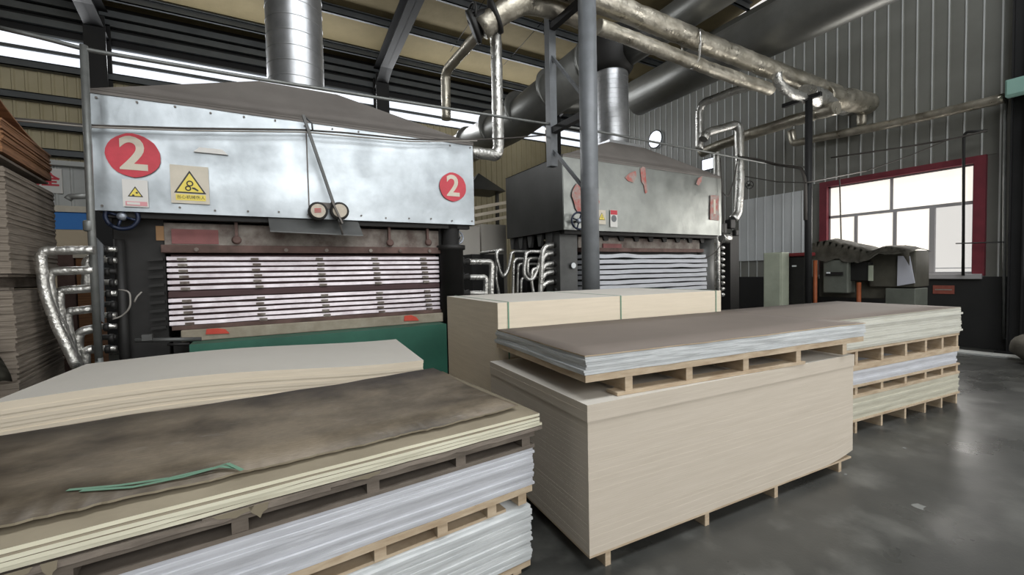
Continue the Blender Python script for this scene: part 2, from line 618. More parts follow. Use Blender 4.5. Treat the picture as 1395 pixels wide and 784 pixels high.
# columns of the frame standing at the right wall
def hcolumn(x, y, z1, label, d=.3, wdt=.18, axis='x'):
    t = thing('steel_column', (x, y, 0), label, 'column')
    for s in (-1, 1):
        if axis == 'x':
            box('flange', x + s * d / 2 - .01, x + s * d / 2 + .01, y - wdt / 2, y + wdt / 2, 0, z1, 'steel_dark', t)
        else:
            box('flange', x - wdt / 2, x + wdt / 2, y + s * d / 2 - .01, y + s * d / 2 + .01, 0, z1, 'steel_dark', t)
    if axis == 'x':
        box('web', x - d / 2 + .01, x + d / 2 - .01, y - .006, y + .006, 0, z1, 'steel_dark', t)
    else:
        box('web', x - .006, x + .006, y - d / 2 + .01, y + d / 2 - .01, 0, z1, 'steel_dark', t)
    box('base_plate', x - .2, x + .2, y - .2, y + .2, 0, .02, 'steel_dark', t)
    return t


hcolumn(10.82, 2.06, zroof(2.02) - .70, 'dark steel column against the clad wall right of the red-framed window', .15, .16, 'y')
tube('conduit', [at(1368, 462, X=10.85), at(1368, 330, X=10.85), at(1369, 160, X=10.85), at(1372, 132, X=10.85)], .022, 'conduit')
tag(bpy.context.scene.objects['conduit'], 'pale vertical conduit running up beside the dark wall column', 'conduit')

# ---- window in the right wall
XW = XR - .02
wroot = tag(bpy.data.objects.new('window_1', None), kind='structure')
COL.objects.link(wroot)
wroot.location = (XR, 3.76, 1.33)
WY0, WY1, WZ0, WZ1 = 2.46, 5.06, 1.30, 3.42
fr = .15
for nm, (y0, y1, z0, z1) in {'jamb_right': (WY0, WY0 + fr, WZ0, WZ1), 'jamb_left': (WY1 - fr, WY1, WZ0, WZ1), 'head': (WY0 + fr, WY1 - fr, WZ1 - fr * .8, WZ1)}.items():
    box('red_frame', XR - .06, XR + .16, y0, y1, z0, z1, 'frame_red', wroot)
box('sill', XR - .12, XR + .16, WY0 + .02, WY1 - .02, WZ0 - .06, WZ0 + .03, 'sash', wroot, .005)
iy0, iy1, iz0, iz1 = WY0 + fr, WY1 - fr, WZ0 + .03, WZ1 - fr * .8
def yw(px): return at(px, 300, X=XR).y
ztr = 2.62
bm = NB()
for (y0, y1, z0, z1) in ((iy0, iy1, ztr - .03, ztr + .03), (iy0, iy0 + .03, iz0, iz1), (iy1 - .03, iy1, iz0, iz1), (iy0, iy1, iz1 - .03, iz1), (iy0, iy1, iz0, iz0 + .03)):
    abox(bm, XR + .04, XR + .09, y0, y1, z0, z1)
build('sash_frame', bm, 'sash', wroot)
v_up = [yw(1213)]
v_lo = [yw(1165), yw(1218), yw(1268)]
for v in v_up: box('mullion', XR + .04, XR + .09, v - .025, v + .025, ztr + .03, iz1 - .03, 'sash', wroot)
for k, v in enumerate(v_lo): box('mullion', XR + .03, XR + .09, v - .03 - .02 * (k == 2), v + .03, iz0 + .03, ztr - .03, 'sash', wroot)
def pane(y0, y1, z0, z1, m): box('pane', XR + .06, XR + .068, y0, y1, z0, z1, m, wroot)
pane(iy0 + .03, v_up[0] - .025, ztr + .03, iz1 - .03, 'daylit_frosted')
pane(v_up[0] + .025, iy1 - .03, ztr + .03, iz1 - .03, 'daylit_frosted')
pane(v_lo[0] + .03, iy1 - .03, iz0 + .03, ztr - .03, 'daylit_frosted')
pane(v_lo[1] + .03, v_lo[0] - .03, iz0 + .03, ztr - .03, 'daylit_frosted')
pane(v_lo[2] + .03, v_lo[1] - .03, iz0 + .03, ztr - .03, 'daylit_frosted')
pane(iy0 + .03, v_lo[2] - .05, iz0 + .03, ztr - .03, 'clear_glass')
tag(build('outside_ground', (lambda b: (abox(b, XR + .4, 60, -30, 40, -.3, -.1), b)[-1])(NB()), 'outside'), kind='structure')
tag(build('outside_wall', (lambda b: (abox(b, XR + 3.2, XR + 3.4, -8, 9, -.1, 1.32), abox(b, XR + 3.15, XR + 3.45, -8, 9, 1.40, 1.42), b)[-1])(NB()), 'outside'), kind='structure')

# small bright openings high in the right wall
for k, (px, py, ry, rz, sq) in enumerate(((893, 190, .26, .26, False), (965, 224, .2, .16, True))):
    c = at(px, py, X=XR - .04)
    o = tag(bpy.data.objects.new('window_%d' % (k + 2), None), kind='structure')
    COL.objects.link(o)
    o.location = c
    bm = NB()
    if sq: abox(bm, c.x - .02, c.x, c.y - ry, c.y + ry, c.z - rz, c.z + rz)
    else: lathe(bm, c, (-1, 0, 0), [(ry, 0), (ry, .02)], 20)
    build('pane', bm, 'daylit_cool', o)
    bm = NB()
    n = 24
    pts = [(c.x - .015, c.y + ry * 1.06 * math.cos(6.2832 * i / n), c.z + rz * 1.06 * math.sin(6.2832 * i / n)) for i in range(n + 1)] if not sq else [(c.x - .015, c.y + s * ry, c.z + t * rz) for s, t in ((-1, -1), (1, -1), (1, 1), (-1, 1), (-1, -1))]
    sweep(bm, pts, .02, 6)
    build('rim', bm, 'steel_dark', o)

# ---- back wall: ribbed cladding below, insulated bays with girts above, clerestory strip
def ribbed(bm, x0, x1, y, z0, z1, pitch=.2):
    x = x0
    pts = []
    while x < x1:
        pts += [(x, y), (x + .02, y - .025), (x + .05, y - .025), (x + .07, y)]
        x += pitch
    pts.append((x1, y))
    a = [bm.verts.new((p[0], p[1], z0)) for p in pts]
    b = [bm.verts.new((p[0], p[1], z1)) for p in pts]
    for i in range(len(a) - 1): bm.faces.new((a[i], a[i + 1], b[i + 1], b[i]))


bm = NB()
ribbed(bm, XL, XR, YB, 0, 6.2)
abox(bm, XL, XR, YB + .02, YB + .2, 0, 6.2)
wb = tag(build('wall_back', bm, 'back_cladding'), kind='structure')
box('wall_header', XL, XR, YB - .02, YB + .2, 6.84, 7.9, 'steel_dark', wb)
for z in (4.22, 4.78, 5.36, 6.02):
    bm = NB()
    for (y0, y1, z0, z1) in ((YB - .18, YB - .03, z, z + .02), (YB - .18, YB - .16, z, z + .16), (YB - .18, YB - .1, z + .14, z + .16)):
        abox(bm, XL, 2.9, y0, y1, z0, z1)
    build('girt', bm, 'steel_purlin', wb)
box('pale_rail', XL, 2.7, YB - .3, YB - .1, 4.02, 4.12, 'wall_pale', wb)
bm = NB()
ribbed(bm, XL, 2.7, YB - .12, 0.0, 4.02, .25)
build('pale_panelling', bm, 'wall_pale', wb)
box('blue_band', XL, -1.2, YB - .24, YB - .16, 2.66, 3.03, 'banner_blue', wb)
box('beige_band', XL, -1.2, YB - .22, YB - .16, 0.9, 2.66, 'banner_beige', wb)
box('ledge', XL, -1.2, YB - .3, YB - .16, 3.03, 3.16, 'sign_cream', wb)
text('letter', '8', .22, at(69, 293, Y=YB - .245), (1, 0, 0), (0, 0, 1), 'sign_red', bpy.data.objects['blue_band'])
# clerestory panes, bay by bay
bays = [(-9.0, -3.25), (-2.98, 2.80), (3.08, 8.85), (9.1, 10.95)]
for k, (a, b) in enumerate(bays):
    o = tag(bpy.data.objects.new('window_%d' % (k + 4), None), kind='structure')
    COL.objects.link(o)
    o.location = ((a + b) / 2, YB, 6.2)
    box('pane', a, b, YB + .05, YB + .06, 6.24, 6.80, 'daylit_cool', o)
    box('transom', a, b, YB - .0, YB + .05, 6.46, 6.53, 'steel_purlin', o)
    box('bottom_rail', a, b, YB - .03, YB + .06, 6.2, 6.24, 'steel_purlin', o)
    box('top_rail', a, b, YB - .03, YB + .06, 6.80, 6.84, 'steel_purlin', o)
for x, lab in ((-3.12, 'dark steel column at the rear wall behind the number 2 press'), (2.94, 'dark steel column at the rear wall seen above the number 2 press roof'), (8.97, 'dark steel column at the rear wall behind the number 1 press')):
    hcolumn(x, 12.66, 7.25, lab, .36, .36, 'y')
# eave rails
for z, y in ((6.98, 12.90), (7.22, 12.88), (7.42, 12.86)):
    bm = NB()
    abox(bm, XL, XR, y - .05, y + .05, z, z + .14)
    tag(build('eave_rail', bm, 'steel_purlin'), {6.98: 'lowest grey steel eave rail above the rear clerestory strip', 7.22: 'middle grey steel eave rail under the tan roof', 7.42: 'topmost grey steel eave rail under the tan roof edge'}[z], 'steel rail')

# walls behind the camera and at the left, with their openings
bm = NB()
abox(bm, XL, XR, YF - .2, YF, 9.4, 10.2)
abox(bm, XL, XR, YF - .2, YF, 5.0, 5.2)
abox(bm, XL, -2.1, YF - .2, YF, 0, 5.0)
abox(bm, 5.1, XR, YF - .2, YF, 0, 5.0)
abox(bm, XL, -5.1, YF - .2, YF, 5.2, 9.4)
abox(bm, 9.1, XR, YF - .2, YF, 5.2, 9.4)
tag(build('wall_front', bm, 'wall_pale'), kind='structure')
bm = NB()
abox(bm, XL - .2, XL, YF, YB, 0, 10.2)
tag(build('wall_left', bm, 'cladding_dark'), kind='structure')

# ---- roof: insulation deck, purlins, rafters
bm = NB()
RL0, RL1, RX0, RX1 = -2.0, 0.8, -1.9, 8.55
for (xa, xb, ya, yb) in ((XL - .2, XR + .2, RL1, YB + .2), (XL - .2, XR + .2, YF - .2, RL0), (XL - .2, RX0, RL0, RL1), (RX1, XR + .2, RL0, RL1)):
    prism(bm, [(xa, yb, zroof(yb)), (xb, yb, zroof(yb)), (xb, ya, zroof(ya)), (xa, ya, zroof(ya))], (0, 0, .12))
ceil = tag(build('ceiling', bm, 'insulation'), kind='structure')
yy = 12.4
while yy > -8.5:
    bm = NB()
    z = zroof(yy) - .01
    for (y0, y1, z0, z1) in ((yy - .012, yy + .012, z - .17, z), (yy - .012, yy + .07, z - .17, z - .15), (yy - .08, yy + .012, z - .025, z)):
        abox(bm, XL, XR, y0, y1, z0, z1)
    build('purlin', bm, 'steel_purlin', ceil)
    yy -= 1.42
for x in (-3.12, 2.94, 8.97):
    bm = NB()
    zb = [(12.84, zroof(12.9) - .85), (11.9, zroof(11.9) - .66), (YF, zroof(YF) - .62)]
    for (y0, z0), (y1, z1) in zip(zb, zb[1:]):
        t0, t1 = zroof(y0) - .22, zroof(y1) - .22
        for hw, (a0, a1, b0, b1) in ((.16, (z0, z1, z0 + .02, z1 + .02)), (.008, (z0, z1, t0, t1)), (.16, (t0 - .02, t1 - .02, t0, t1))):
            vs = [bm.verts.new(p) for p in ((x - hw, y0, a0), (x + hw, y0, a0), (x + hw, y0, b0), (x - hw, y0, b0), (x - hw, y1, a1), (x + hw, y1, a1), (x + hw, y1, b1), (x - hw, y1, b1))]
            for f in ((0, 1, 2, 3), (7, 6, 5, 4), (0, 4, 5, 1), (1, 5, 6, 2), (2, 6, 7, 3), (3, 7, 4, 0)): bm.faces.new([vs[i] for i in f])
    build('rafter', bm, 'steel_dark', ceil)
rl = tag(bpy.data.objects.new('window_8', None), kind='structure')  # glowing roof light, added out of view to brighten the stack tops
COL.objects.link(rl)
rl.location = ((RX0 + RX1) / 2, (RL0 + RL1) / 2, zroof((RL0 + RL1) / 2))
k = 0
xx = RX0
while xx < RX1 - .1:
    slab('pane', [(xx + .02, RL0, zroof(RL0) + .06), (xx + .93, RL0, zroof(RL0) + .06), (xx + .93, RL1, zroof(RL1) + .06), (xx + .02, RL1, zroof(RL1) + .06)], (0, 0, .01), 'daylit_cool', rl)
    xx += .95
# thin sag rods between the purlins
for x in (-.6, .9, 4.6, 6.3):
    bm = NB()
    for a in (11.4, 9.0):
        sweep(bm, [(x, a, zroof(a) - .12), (x + .02, a - 2.6, zroof(a - 2.6) - .12)], .008, 5)
    build('sag_rod', bm, 'steel_dark', ceil)


# ================================================================== SHEETS, BOARDS AND PALLETS
class Frame:
    """local frame: origin at the front corner, u along the long side, v to the rear"""
    def __init__(self, x, y, yaw):
        self.o = Vector((x, y, 0))
        self.yaw = yaw
        self.u = Vector((math.cos(yaw), math.sin(yaw), 0))
        self.v = Vector((-math.sin(yaw), math.cos(yaw), 0))

    def p(self, a, b, z): return self.o + self.u * a + self.v * b + Vector((0, 0, z))


def sheet_mesh(name, wd, dp, th, mats, seed, nx=14, ny=4, wave=.004, edge=.006, bow=None, rag=0.0):
    """one thin board: grid top and bottom, wavy edge; mats[0] edge, mats[1] faces"""
    bm = NB()
    top, bot = [], []
    for i in range(nx + 1):
        rt, rb = [], []
        for j in range(ny + 1):
            s, t = i / nx, j / ny
            x, yv = wd * s, dp * t
            n1 = noise.noise(Vector((s * 9 + seed * 3.7, t * 3, seed)))
            n2 = noise.noise(Vector((s * 11, t * 4 + 5.1, seed * 1.9)))
            if j in (0, ny): yv += n2 * edge + (rag * noise.noise(Vector((s * 70, seed, t))) + rag * .8 * noise.noise(Vector((s * 31, seed, 4 + t))) if j == 0 else 0)
            if i in (0, nx): x += n1 * edge
            z = n1 * wave * (1 if j in (0, ny) or i in (0, nx) else .3)
            if bow: z += bow(s, t)
            rt.append(bm.verts.new((x, yv, z + th)))
            rb.append(bm.verts.new((x, yv, z)))
        top.append(rt)
        bot.append(rb)
    for i in range(nx):
        for j in range(ny):
            f = bm.faces.new((top[i][j], top[i + 1][j], top[i + 1][j + 1], top[i][j + 1]))
            f.material_index = 1
            f.smooth = True
            f = bm.faces.new((bot[i][j + 1], bot[i + 1][j + 1], bot[i + 1][j], bot[i][j]))
            f.material_index = 1
            f.smooth = True
    for i in range(nx):
        bm.faces.new((bot[i][0], bot[i + 1][0], top[i + 1][0], top[i][0]))
        bm.faces.new((top[i][ny], top[i + 1][ny], bot[i + 1][ny], bot[i][ny]))
    for j in range(ny):
        bm.faces.new((top[0][j], top[0][j + 1], bot[0][j + 1], bot[0][j]))
        bm.faces.new((bot[nx][j], bot[nx][j + 1], top[nx][j + 1], top[nx][j]))
    me = bpy.data.meshes.new(name)
    bm.to_mesh(me)
    bm.free()
    for k in mats: me.materials.append(MATS[k])
    return me


def sheets(name, fr, wd, dp, z0, z1, n, mats, label, cat, group, seed=1, wave=.004, edge=.006, jit=.008, bow=None, top_mats=None, nx=14, top_label=None, rag=0.0):
    """n separate sheets lying on each other"""
    th = (z1 - z0) / n
    var = [sheet_mesh(name, wd, dp, th * .86, mats, seed + k, nx, 4, min(wave, th * .08), edge, bow, rag) for k in range(min(4, n))]
    vt = sheet_mesh(name, wd, dp, th * .86, top_mats, seed + 9, nx, 4, min(wave, th * .08), edge, bow) if top_mats else None
    out = []
    for k in range(n):
        me = vt if (vt and k == n - 1) else var[k % 4]
        o = link(name, me, None, None, fr.p(random.uniform(-jit, jit), random.uniform(-jit, jit), z0 + k * th), fr.yaw)
        if top_label and k == n - 1: tag(o, top_label, cat)
        else: tag(o, label, cat, group)
        out.append(o)
    return out


def board_stack(name, fr, wd, dp, z0, z1, n, mats, label, cat, seed=1, jit=.0015, bow=None, nx=10, group=None, curl=0.0):
    """a bundle whose boards are too thin to pick apart: every board is real, in one mesh"""
    bm = NB()
    th = (z1 - z0) / n
    rnd = random.Random(seed)
    for k in range(n):
        dx, dy = rnd.uniform(-jit, jit), rnd.uniform(-jit, jit)
        a, b = [], []
        for i in range(nx + 1):
            s = i / nx
            for t in (0, 1):
                z = k * th + (bow(s, t) if bow else 0) + curl * max(0, (s - .86) / .14) ** 1.6 * (1 - k / n) ** 1.5
                q = Vector((wd * s + dx, dp * t + dy, z))
                a.append(bm.verts.new(q + Vector((0, 0, th * .004))))
                b.append(bm.verts.new(q + Vector((0, 0, th * .996))))
        for i in range(nx):
            p = 2 * i
            for f, mi in (((b[p], b[p + 2], b[p + 3], b[p + 1]), 1 if k == n - 1 else 0), ((a[p + 1], a[p + 3], a[p + 2], a[p]), 0), ((a[p], a[p + 2], b[p + 2], b[p]), 0), ((b[p + 1], b[p + 3], a[p + 3], a[p + 1]), 0)):
                bm.faces.new(f).material_index = mi
        bm.faces.new((a[0], b[0], b[1], a[1]))
        e = 2 * nx
        bm.faces.new((a[e + 1], b[e + 1], b[e], a[e]))
    bmesh.ops.recalc_face_normals(bm, faces=bm.faces)
    me = bpy.data.meshes.new(name)
    bm.to_mesh(me)
    bm.free()
    o = link(name, me, list(mats), None, fr.p(0, 0, z0), fr.yaw)
    return tag(o, label, cat, group)


def rbox(bm, fr, a0, a1, b0, b1, z0, z1, tilt=0.0):
    vs = abox(bm, 0, 1, 0, 1, 0, 1)
    for v in vs:
        v.co = fr.p(a0 + (a1 - a0) * v.co.x, b0 + (b1 - b0) * v.co.y, z0 + (z1 - z0) * v.co.z + tilt * v.co.x)


def pallet(fr, wd, dp, zb, ztop, runners, label, m='pallet_pine', deck=.02, slats=((0.0, .1),), rw=.045, slat_h=.02, slat_span=(0, 1), feet=None):
    """deck sheet on runners that lie front to back, bottom slats lengthwise"""
    t = thing('pallet', fr.p(wd / 2, dp / 2, zb), label, 'pallet')
    bm = NB()
    rbox(bm, fr, .0, wd, .0, dp, ztop - deck, ztop)
    build('deck_board', bm, m, t)
    rz0 = zb + (slat_h if slats else 0)
    for a in runners:
        bm = NB()
        rbox(bm, fr, a - rw / 2, a + rw / 2, .005, dp - .005, rz0, ztop - deck)
        build('runner', bm, m, t)
    for b0, b1 in slats or ():
        bm = NB()
        rbox(bm, fr, wd * slat_span[0], wd * slat_span[1], b0, b1, zb, zb + slat_h)
        build('slat', bm, m, t)
    return t


# ---- A: tall beige stack at the centre
A = Frame(1.349, 1.654, -.056)
pallet(A, 2.42, 1.2, 0.0, .088, [.12, .86, 1.52, 2.28], 'low wooden skid pallet under the tall beige board stack', 'pallet_pine', .012, None, .035)
def bowA(s, t): return .028 * max(0, s - .72) / .28 * max(0, s - .72) / .28 * 1.0
board_stack('board_stack', A, 2.44, 1.22, .088, .775, 58, ('board_beige', 'board_top'), 'tall stack of smooth beige boards in front of strapped stack, main lower bundle', 'board stack', 3, .0003, None, 24, None, .045)
A2 = Frame(1.343, 1.648, -.056)
board_stack('board_stack', A2, 2.447, 1.225, .777, .864, 7, ('board_beige', 'board_top'), 'thin upper bundle of beige boards on the tall central beige stack', 'board stack', 5, .0005)

# ---- B: grey sheets on a pallet on top of A
B = Frame(1.373, 1.695, -.088)
def xB(px, py): 
    q = at(px, py, Y=1.6)
    return (q - B.o).dot(B.u)
pallet(B, 2.48, 1.19, .866, .998, [.28, .72, 1.20, 1.72, 2.25], 'pine pallet carrying grey sheets on top of the tall beige stack', 'pallet_pine', .036, ((.0, .09), (.55, .64), (1.08, 1.17)), .05, .018, (.08, .72))
def bowB(s, t): return .012 * math.sin(s * 5.0) - .004 * math.cos(s * 9) + .010 * (1 - t) * (s < .02)
sheets('veneer_sheet', B, 2.5, 1.20, 1.0, 1.092, 7, ('veneer_grey', 'veneer_grey'), 'thin grey-white sheet under the brown cover atop the tall beige stack', 'sheet', 'grey sheets on the tall beige stack', 21, .004, .012, .008)
sheets('cover_sheet', B, 2.5, 1.195, 1.0935, 1.1005, 1, ('pallet_pine', 'paper_brown'), '', 'sheet', None, 5, .001, .012, .003, None, None, 18, 'brown paper cover sheet on the grey sheets above the tall beige stack')

# ---- D: strapped stack behind
D = Frame(1.516, 2.925, -.05)
pallet(D, 2.54, 1.24, 0.0, .088, [.12, .86, 1.52, 2.28], 'low wooden skid pallet under the strapped beige stack', 'pallet_pine', .012, None, .035)
board_stack('board_stack', D, 2.56, 1.26, .088, 1.298, 92, ('board_pale', 'board_top'), 'tallest beige board stack, bound with green straps, in front of the number 1 press', 'board stack', 8, .0003)
for k, a in enumerate((.09, 1.22, 2.48)):
    bm = NB()
    pts = [D.p(a, -.004, .089), D.p(a, -.004, 1.302), D.p(a, 1.264, 1.302), D.p(a, 1.264, .089)]
    for p0, p1 in zip(pts, pts[1:]): bar(bm, p0, p1, .012 if abs((p1 - p0).z) > .5 else .008, .002, D.v if abs((p1 - p0).z) > .5 else Vector((0, 0, 1)))
    tag(build('packing_strap', bm, 'strap_green'), ('green packing strap at the left end of the tallest beige stack', 'green packing strap around the middle of the tallest beige stack', 'green packing strap at the right end of the tallest beige stack')[k], 'strap')

# ---- C: three tiers of pale sheets right of A
Cc = Frame(4.092, 1.856, -.092)
RUN = [.1, .5, .92, 1.34, 1.72, 2.06, 2.38]
pallet(Cc, 2.44, 1.22, 0.0, .125, RUN, 'lowest pine pallet on the floor beneath the three-tier sheet pile', 'pallet_pine', .018, None, .03)
C3 = Frame(4.092, 1.862, -.092)
sheets('veneer_sheet', C3, 2.43, 1.21, .126, .325, 8, ('veneer_olive', 'veneer_olive'), 'greenish cream sheet in the bottom tier of the three-tier pile', 'sheet', 'bottom tier sheets of the three-tier pile', 31, .005, .006, .006)
pallet(Cc, 2.43, 1.22, .327, .442, RUN, 'pine pallet between the bottom and middle tiers of the three-tier pile', 'pallet_pine', .02, ((0, .1), (.56, .66), (1.1, 1.2)), .04, .026)
C2 = Frame(4.06, 1.862, -.092)
sheets('veneer_sheet', C2, 2.41, 1.21, .444, .575, 5, ('veneer_white', 'veneer_white'), 'whitish sheet in the middle tier of the three-tier pile', 'sheet', 'middle tier sheets of the three-tier pile', 41, .005, .006, .008)
pallet(Cc, 2.41, 1.22, .577, .77, RUN, 'tall pine pallet below the top tier of the three-tier pile', 'pallet_pine', .02, ((0, .1), (.56, .66), (1.1, 1.2)), .04, .05)
sheets('veneer_sheet', Cc, 2.45, 1.22, .772, 1.045, 12, ('veneer_cream', 'veneer_cream'), 'cream-white sheet in the top tier of the three-tier pile', 'sheet', 'top tier sheets of the three-tier pile', 51, .005, .008, .010)
sheets('cover_sheet', Cc, 2.44, 1.22, 1.0465, 1.0525, 1, ('veneer_olive', 'paper_brown'), '', 'sheet', None, 6, .001, .008, .003, None, None, 14, 'brown paper cover sheet on the three-tier sheet pile')

# ---- E: beige boards at left, behind F
E_ = Frame(-1.44, 3.55, -.07)
pallet(E_, 2.5, 1.2, 0.0, .095, [.12, .86, 1.6, 2.38], 'low wooden skid pallet under the wavy beige stack by the green table', 'pallet_pine', .012, None, .035)
def bowE(s, t): return .030 * math.sin((s - .08) * 5.4) * (1 - .3 * t) - .008
board_stack('board_stack', E_, 2.5, 1.22, .135, .868, 30, ('board_pale', 'board_top'), 'slightly wavy pale beige board stack between the dark stained pile and green table', 'board stack', 12, .004, bowE, 16)

# ---- F: near pile at left, dark stained cover over white sheets
F0 = Vector((1.15, 1.84, 0))
FY = .078
def FF(da=0.0, db=0.0, wd=2.5):
    u = Vector((math.cos(FY), math.sin(FY), 0))
    v = Vector((-math.sin(FY), math.cos(FY), 0))
    o = F0 - u * (wd - da) + v * db
    return Frame(o.x, o.y, FY)
pallet(FF(-.02), 2.48, 1.2, 0.0, .05, [.1, .5, .9, 1.3, 1.7, 2.1, 2.4], 'flat pine pallet on the floor under the dark stained near pile', 'pallet_pine', .028, None, .05)
sheets('veneer_sheet', FF(-.03), 2.5, 1.24, .051, .335, 19, ('veneer_grey', 'veneer_grey'), 'grey-white sheet in the bottom tier of the dark-topped near pile', 'sheet', 'bottom tier sheets of the near pile', 61, .005, .007, .008)
pallet(FF(-.02), 2.5, 1.22, .337, .436, [.25, .62, 1.0, 1.42, 1.72, 2.0, 2.26, 2.44], 'pine pallet between the two white tiers of the near pile', 'pallet_pine', .03, ((.02, .1), (.55, .65), (1.1, 1.2)), .05, .014, (0, .94))
sheets('veneer_sheet', FF(-.01), 2.5, 1.24, .437, .628, 14, ('veneer_white', 'veneer_white'), 'bluish white sheet in the middle tier of the dark-topped near pile', 'sheet', 'middle tier sheets of the near pile', 71, .005, .006, .007)
pallet(FF(0.0), 2.5, 1.22, .63, .712, [.3, .78, 1.22, 1.68, 2.08, 2.45], 'weathered grey pallet beneath the stained top tier of the near pile', 'pallet_grey', .022, ((.0, .12), (.55, .65), (1.1, 1.2)), .05, .016)
for k, (a0, a1, b0, z, tl) in enumerate(((.0, 1.5, -.012, .714, .003), (1.1, 2.53, -.006, .718, .004))):
    bm = NB()
    f_ = FF(.015)
    n = 26
    prev = None
    top, bot = [], []
    for i in range(n + 1):
        a = a0 + (a1 - a0) * i / n
        wv = noise.noise(Vector((a * 6, k * 7.3, .4))) * .008
        dip = .022 * max(0, noise.noise(Vector((a * 9, 3.1 + k, .9)))) 
        top.append([bm.verts.new(f_.p(a, b0 + wv, z + .010 + tl)), bm.verts.new(f_.p(a, .9, z + .010))])
        bot.append([bm.verts.new(f_.p(a, b0 - .004 + wv, z - dip)), bm.verts.new(f_.p(a, .9, z))])
    for i in range(n):
        for q in ((top[i][0], top[i + 1][0], top[i + 1][1], top[i][1]), (bot[i][1], bot[i + 1][1], bot[i + 1][0], bot[i][0]), (bot[i][0], bot[i + 1][0], top[i + 1][0], top[i][0]), (top[i][1], top[i + 1][1], bot[i + 1][1], bot[i][1])): bm.faces.new(q)
    bm.faces.new((bot[0][0], top[0][0], top[0][1], bot[0][1]))
    bm.faces.new((top[n][0], bot[n][0], bot[n][1], top[n][1]))
    tag(build('torn_sheet', bm, 'pallet_grey'), ('torn grey paper sheet curling under the cream sheets at the near pile, left half', 'torn grey paper sheet curling under the cream sheets at the near pile, right half')[k], 'sheet')
sheets('veneer_sheet', FF(.02), 2.52, 1.2, .736, .798, 4, ('veneer_ivory', 'veneer_dusty'), 'cream-edged sheet right under the stained cover of the near pile', 'sheet', 'cream sheets under the stained cover', 81, .004, .008, .012)
def bowF(s, t): return .006 * math.sin(s * 7) + .004 * math.sin(t * 5 + s * 3)
sheets('cover_sheet', FF(-.03, .10), 2.5, 1.13, .812, .821, 1, ('veneer_dusty', 'paper_stained'), '', 'sheet', None, 15, .002, .022, .0, bowF, None, 150, 'dark brown stained cover sheet lying on top of the near pile', .011)
# loose green strap lying on it
zt = .834
p1 = [at(92, 668, Z=zt), at(160, 662, Z=zt), at(230, 652, Z=zt), at(290, 638, Z=zt), at(310, 632, Z=zt + .01), at(330, 641, Z=zt)]
p2 = [at(110, 669, Z=zt), at(180, 664, Z=zt), at(250, 650, Z=zt), at(300, 636, Z=zt + .008), at(322, 638, Z=zt)]
bm = NB()
for pp in (p1, p2):
    for a, b in zip(pp, pp[1:]): bar(bm, a, b, .014, .0015)
tag(build('loose_strap', bm, 'strap_green'), 'loose green packing strap lying folded on the dark stained cover', 'strap')

# ---- G: tall stacks at the far left
G = Frame(-1.75 - 1.3, 4.8 - .13, .1)
pallet(G, 1.28, 1.24, 0, .1, [.1, .6, 1.15], 'dark low pallet under the tall grey-edged stack by the left pipes', 'pallet_grey', .02, None, .08)
board_stack('board_stack', G, 1.3, 1.25, .1, 1.47, 70, ('card_dark', 'card_dark'), 'lowest dark bundle of the tall grey-edged stack at the pipe loops', 'board stack', 14, .008, None, 2)
pallet(G, 1.28, 1.24, 1.475, 1.60, [.1, .6, 1.15], 'dark pallet between the lower bundles of the tall grey-edged stack', 'pallet_grey', .02, ((0, .1), (1.1, 1.2)), .08)
G2 = Frame(-1.75 - 1.3, 4.78 - .13, .1)
board_stack('board_stack', G2, 1.3, 1.25, 1.605, 2.43, 42, ('card_dark', 'card_dark'), 'middle grey-edged bundle of the tall stack at the pipe loops', 'board stack', 15, .006, None, 2)
pallet(G2, 1.28, 1.2, 2.435, 2.52, [.1, .6, 1.15], 'dark pallet carrying the brown top bundle of the tall stack', 'pallet_grey', .02, None, .08)
def bowG(s, t): return .10 * math.sin(max(0, min(1, (t * .8 + .1))) * 3.1) - .02
board_stack('board_stack', G2, 1.3, 1.22, 2.54, 2.80, 16, ('card_brown', 'card_brown'), 'brown bowed bundle on the very top of the tall left stack', 'board stack', 16, .01, None, 4)
bm = NB()
n = 12
top, bot = [], []
for i in range(n + 1):
    t = i / n
    z = 2.80 + .17 * (1 - t) ** 1.5 * (1 if t < 1 else 0) * (1 - .3 * t)
    top.append([bm.verts.new(G2.p(a, 1.22 * t, z + .012)) for a in (.0, 1.28)])
    bot.append([bm.verts.new(G2.p(a, 1.22 * t, max(2.80, z))) for a in (.0, 1.28)])
for i in range(n):
    for q in ((top[i][0], top[i + 1][0], top[i + 1][1], top[i][1]), (bot[i][1], bot[i + 1][1], bot[i + 1][0], bot[i][0]), (bot[i][0], bot[i + 1][0], top[i + 1][0], top[i][0]), (top[i][1], top[i + 1][1], bot[i + 1][1], bot[i][1])): bm.faces.new(q)
bm.faces.new((bot[0][0], top[0][0], top[0][1], bot[0][1]))
bm.faces.new((top[n][0], bot[n][0], bot[n][1], top[n][1]))
tag(build('curled_sheet', bm, 'card_brown'), 'curled brown sheet arching over the brown top bundle of the left stack', 'sheet')
# dark green tarp corner hanging at the left stack
bm = NB()
g = [[None] * 7 for _ in range(7)]
for i in range(7):
    for j in range(7):
        q = at(-60 + 78 * (i / 6) * (1 - .35 * (1 - j / 6)) , 462 + 58 * j / 6, Y=4.6)
        g[i][j] = bm.verts.new(q + Vector((0, .03 * noise.noise(Vector((i * .9, j * .7, 2))), 0)))
for i in range(6):
    for j in range(6): bm.faces.new((g[i][j], g[i + 1][j], g[i + 1][j + 1], g[i][j + 1]))
r_ = bmesh.ops.solidify(bm, geom=bm.faces[:], thickness=.01)
tag(build('tarp_corner', bm, 'machine_olive', None, True), 'dull green tarp corner hanging at the front of the tall left stack', 'tarp')

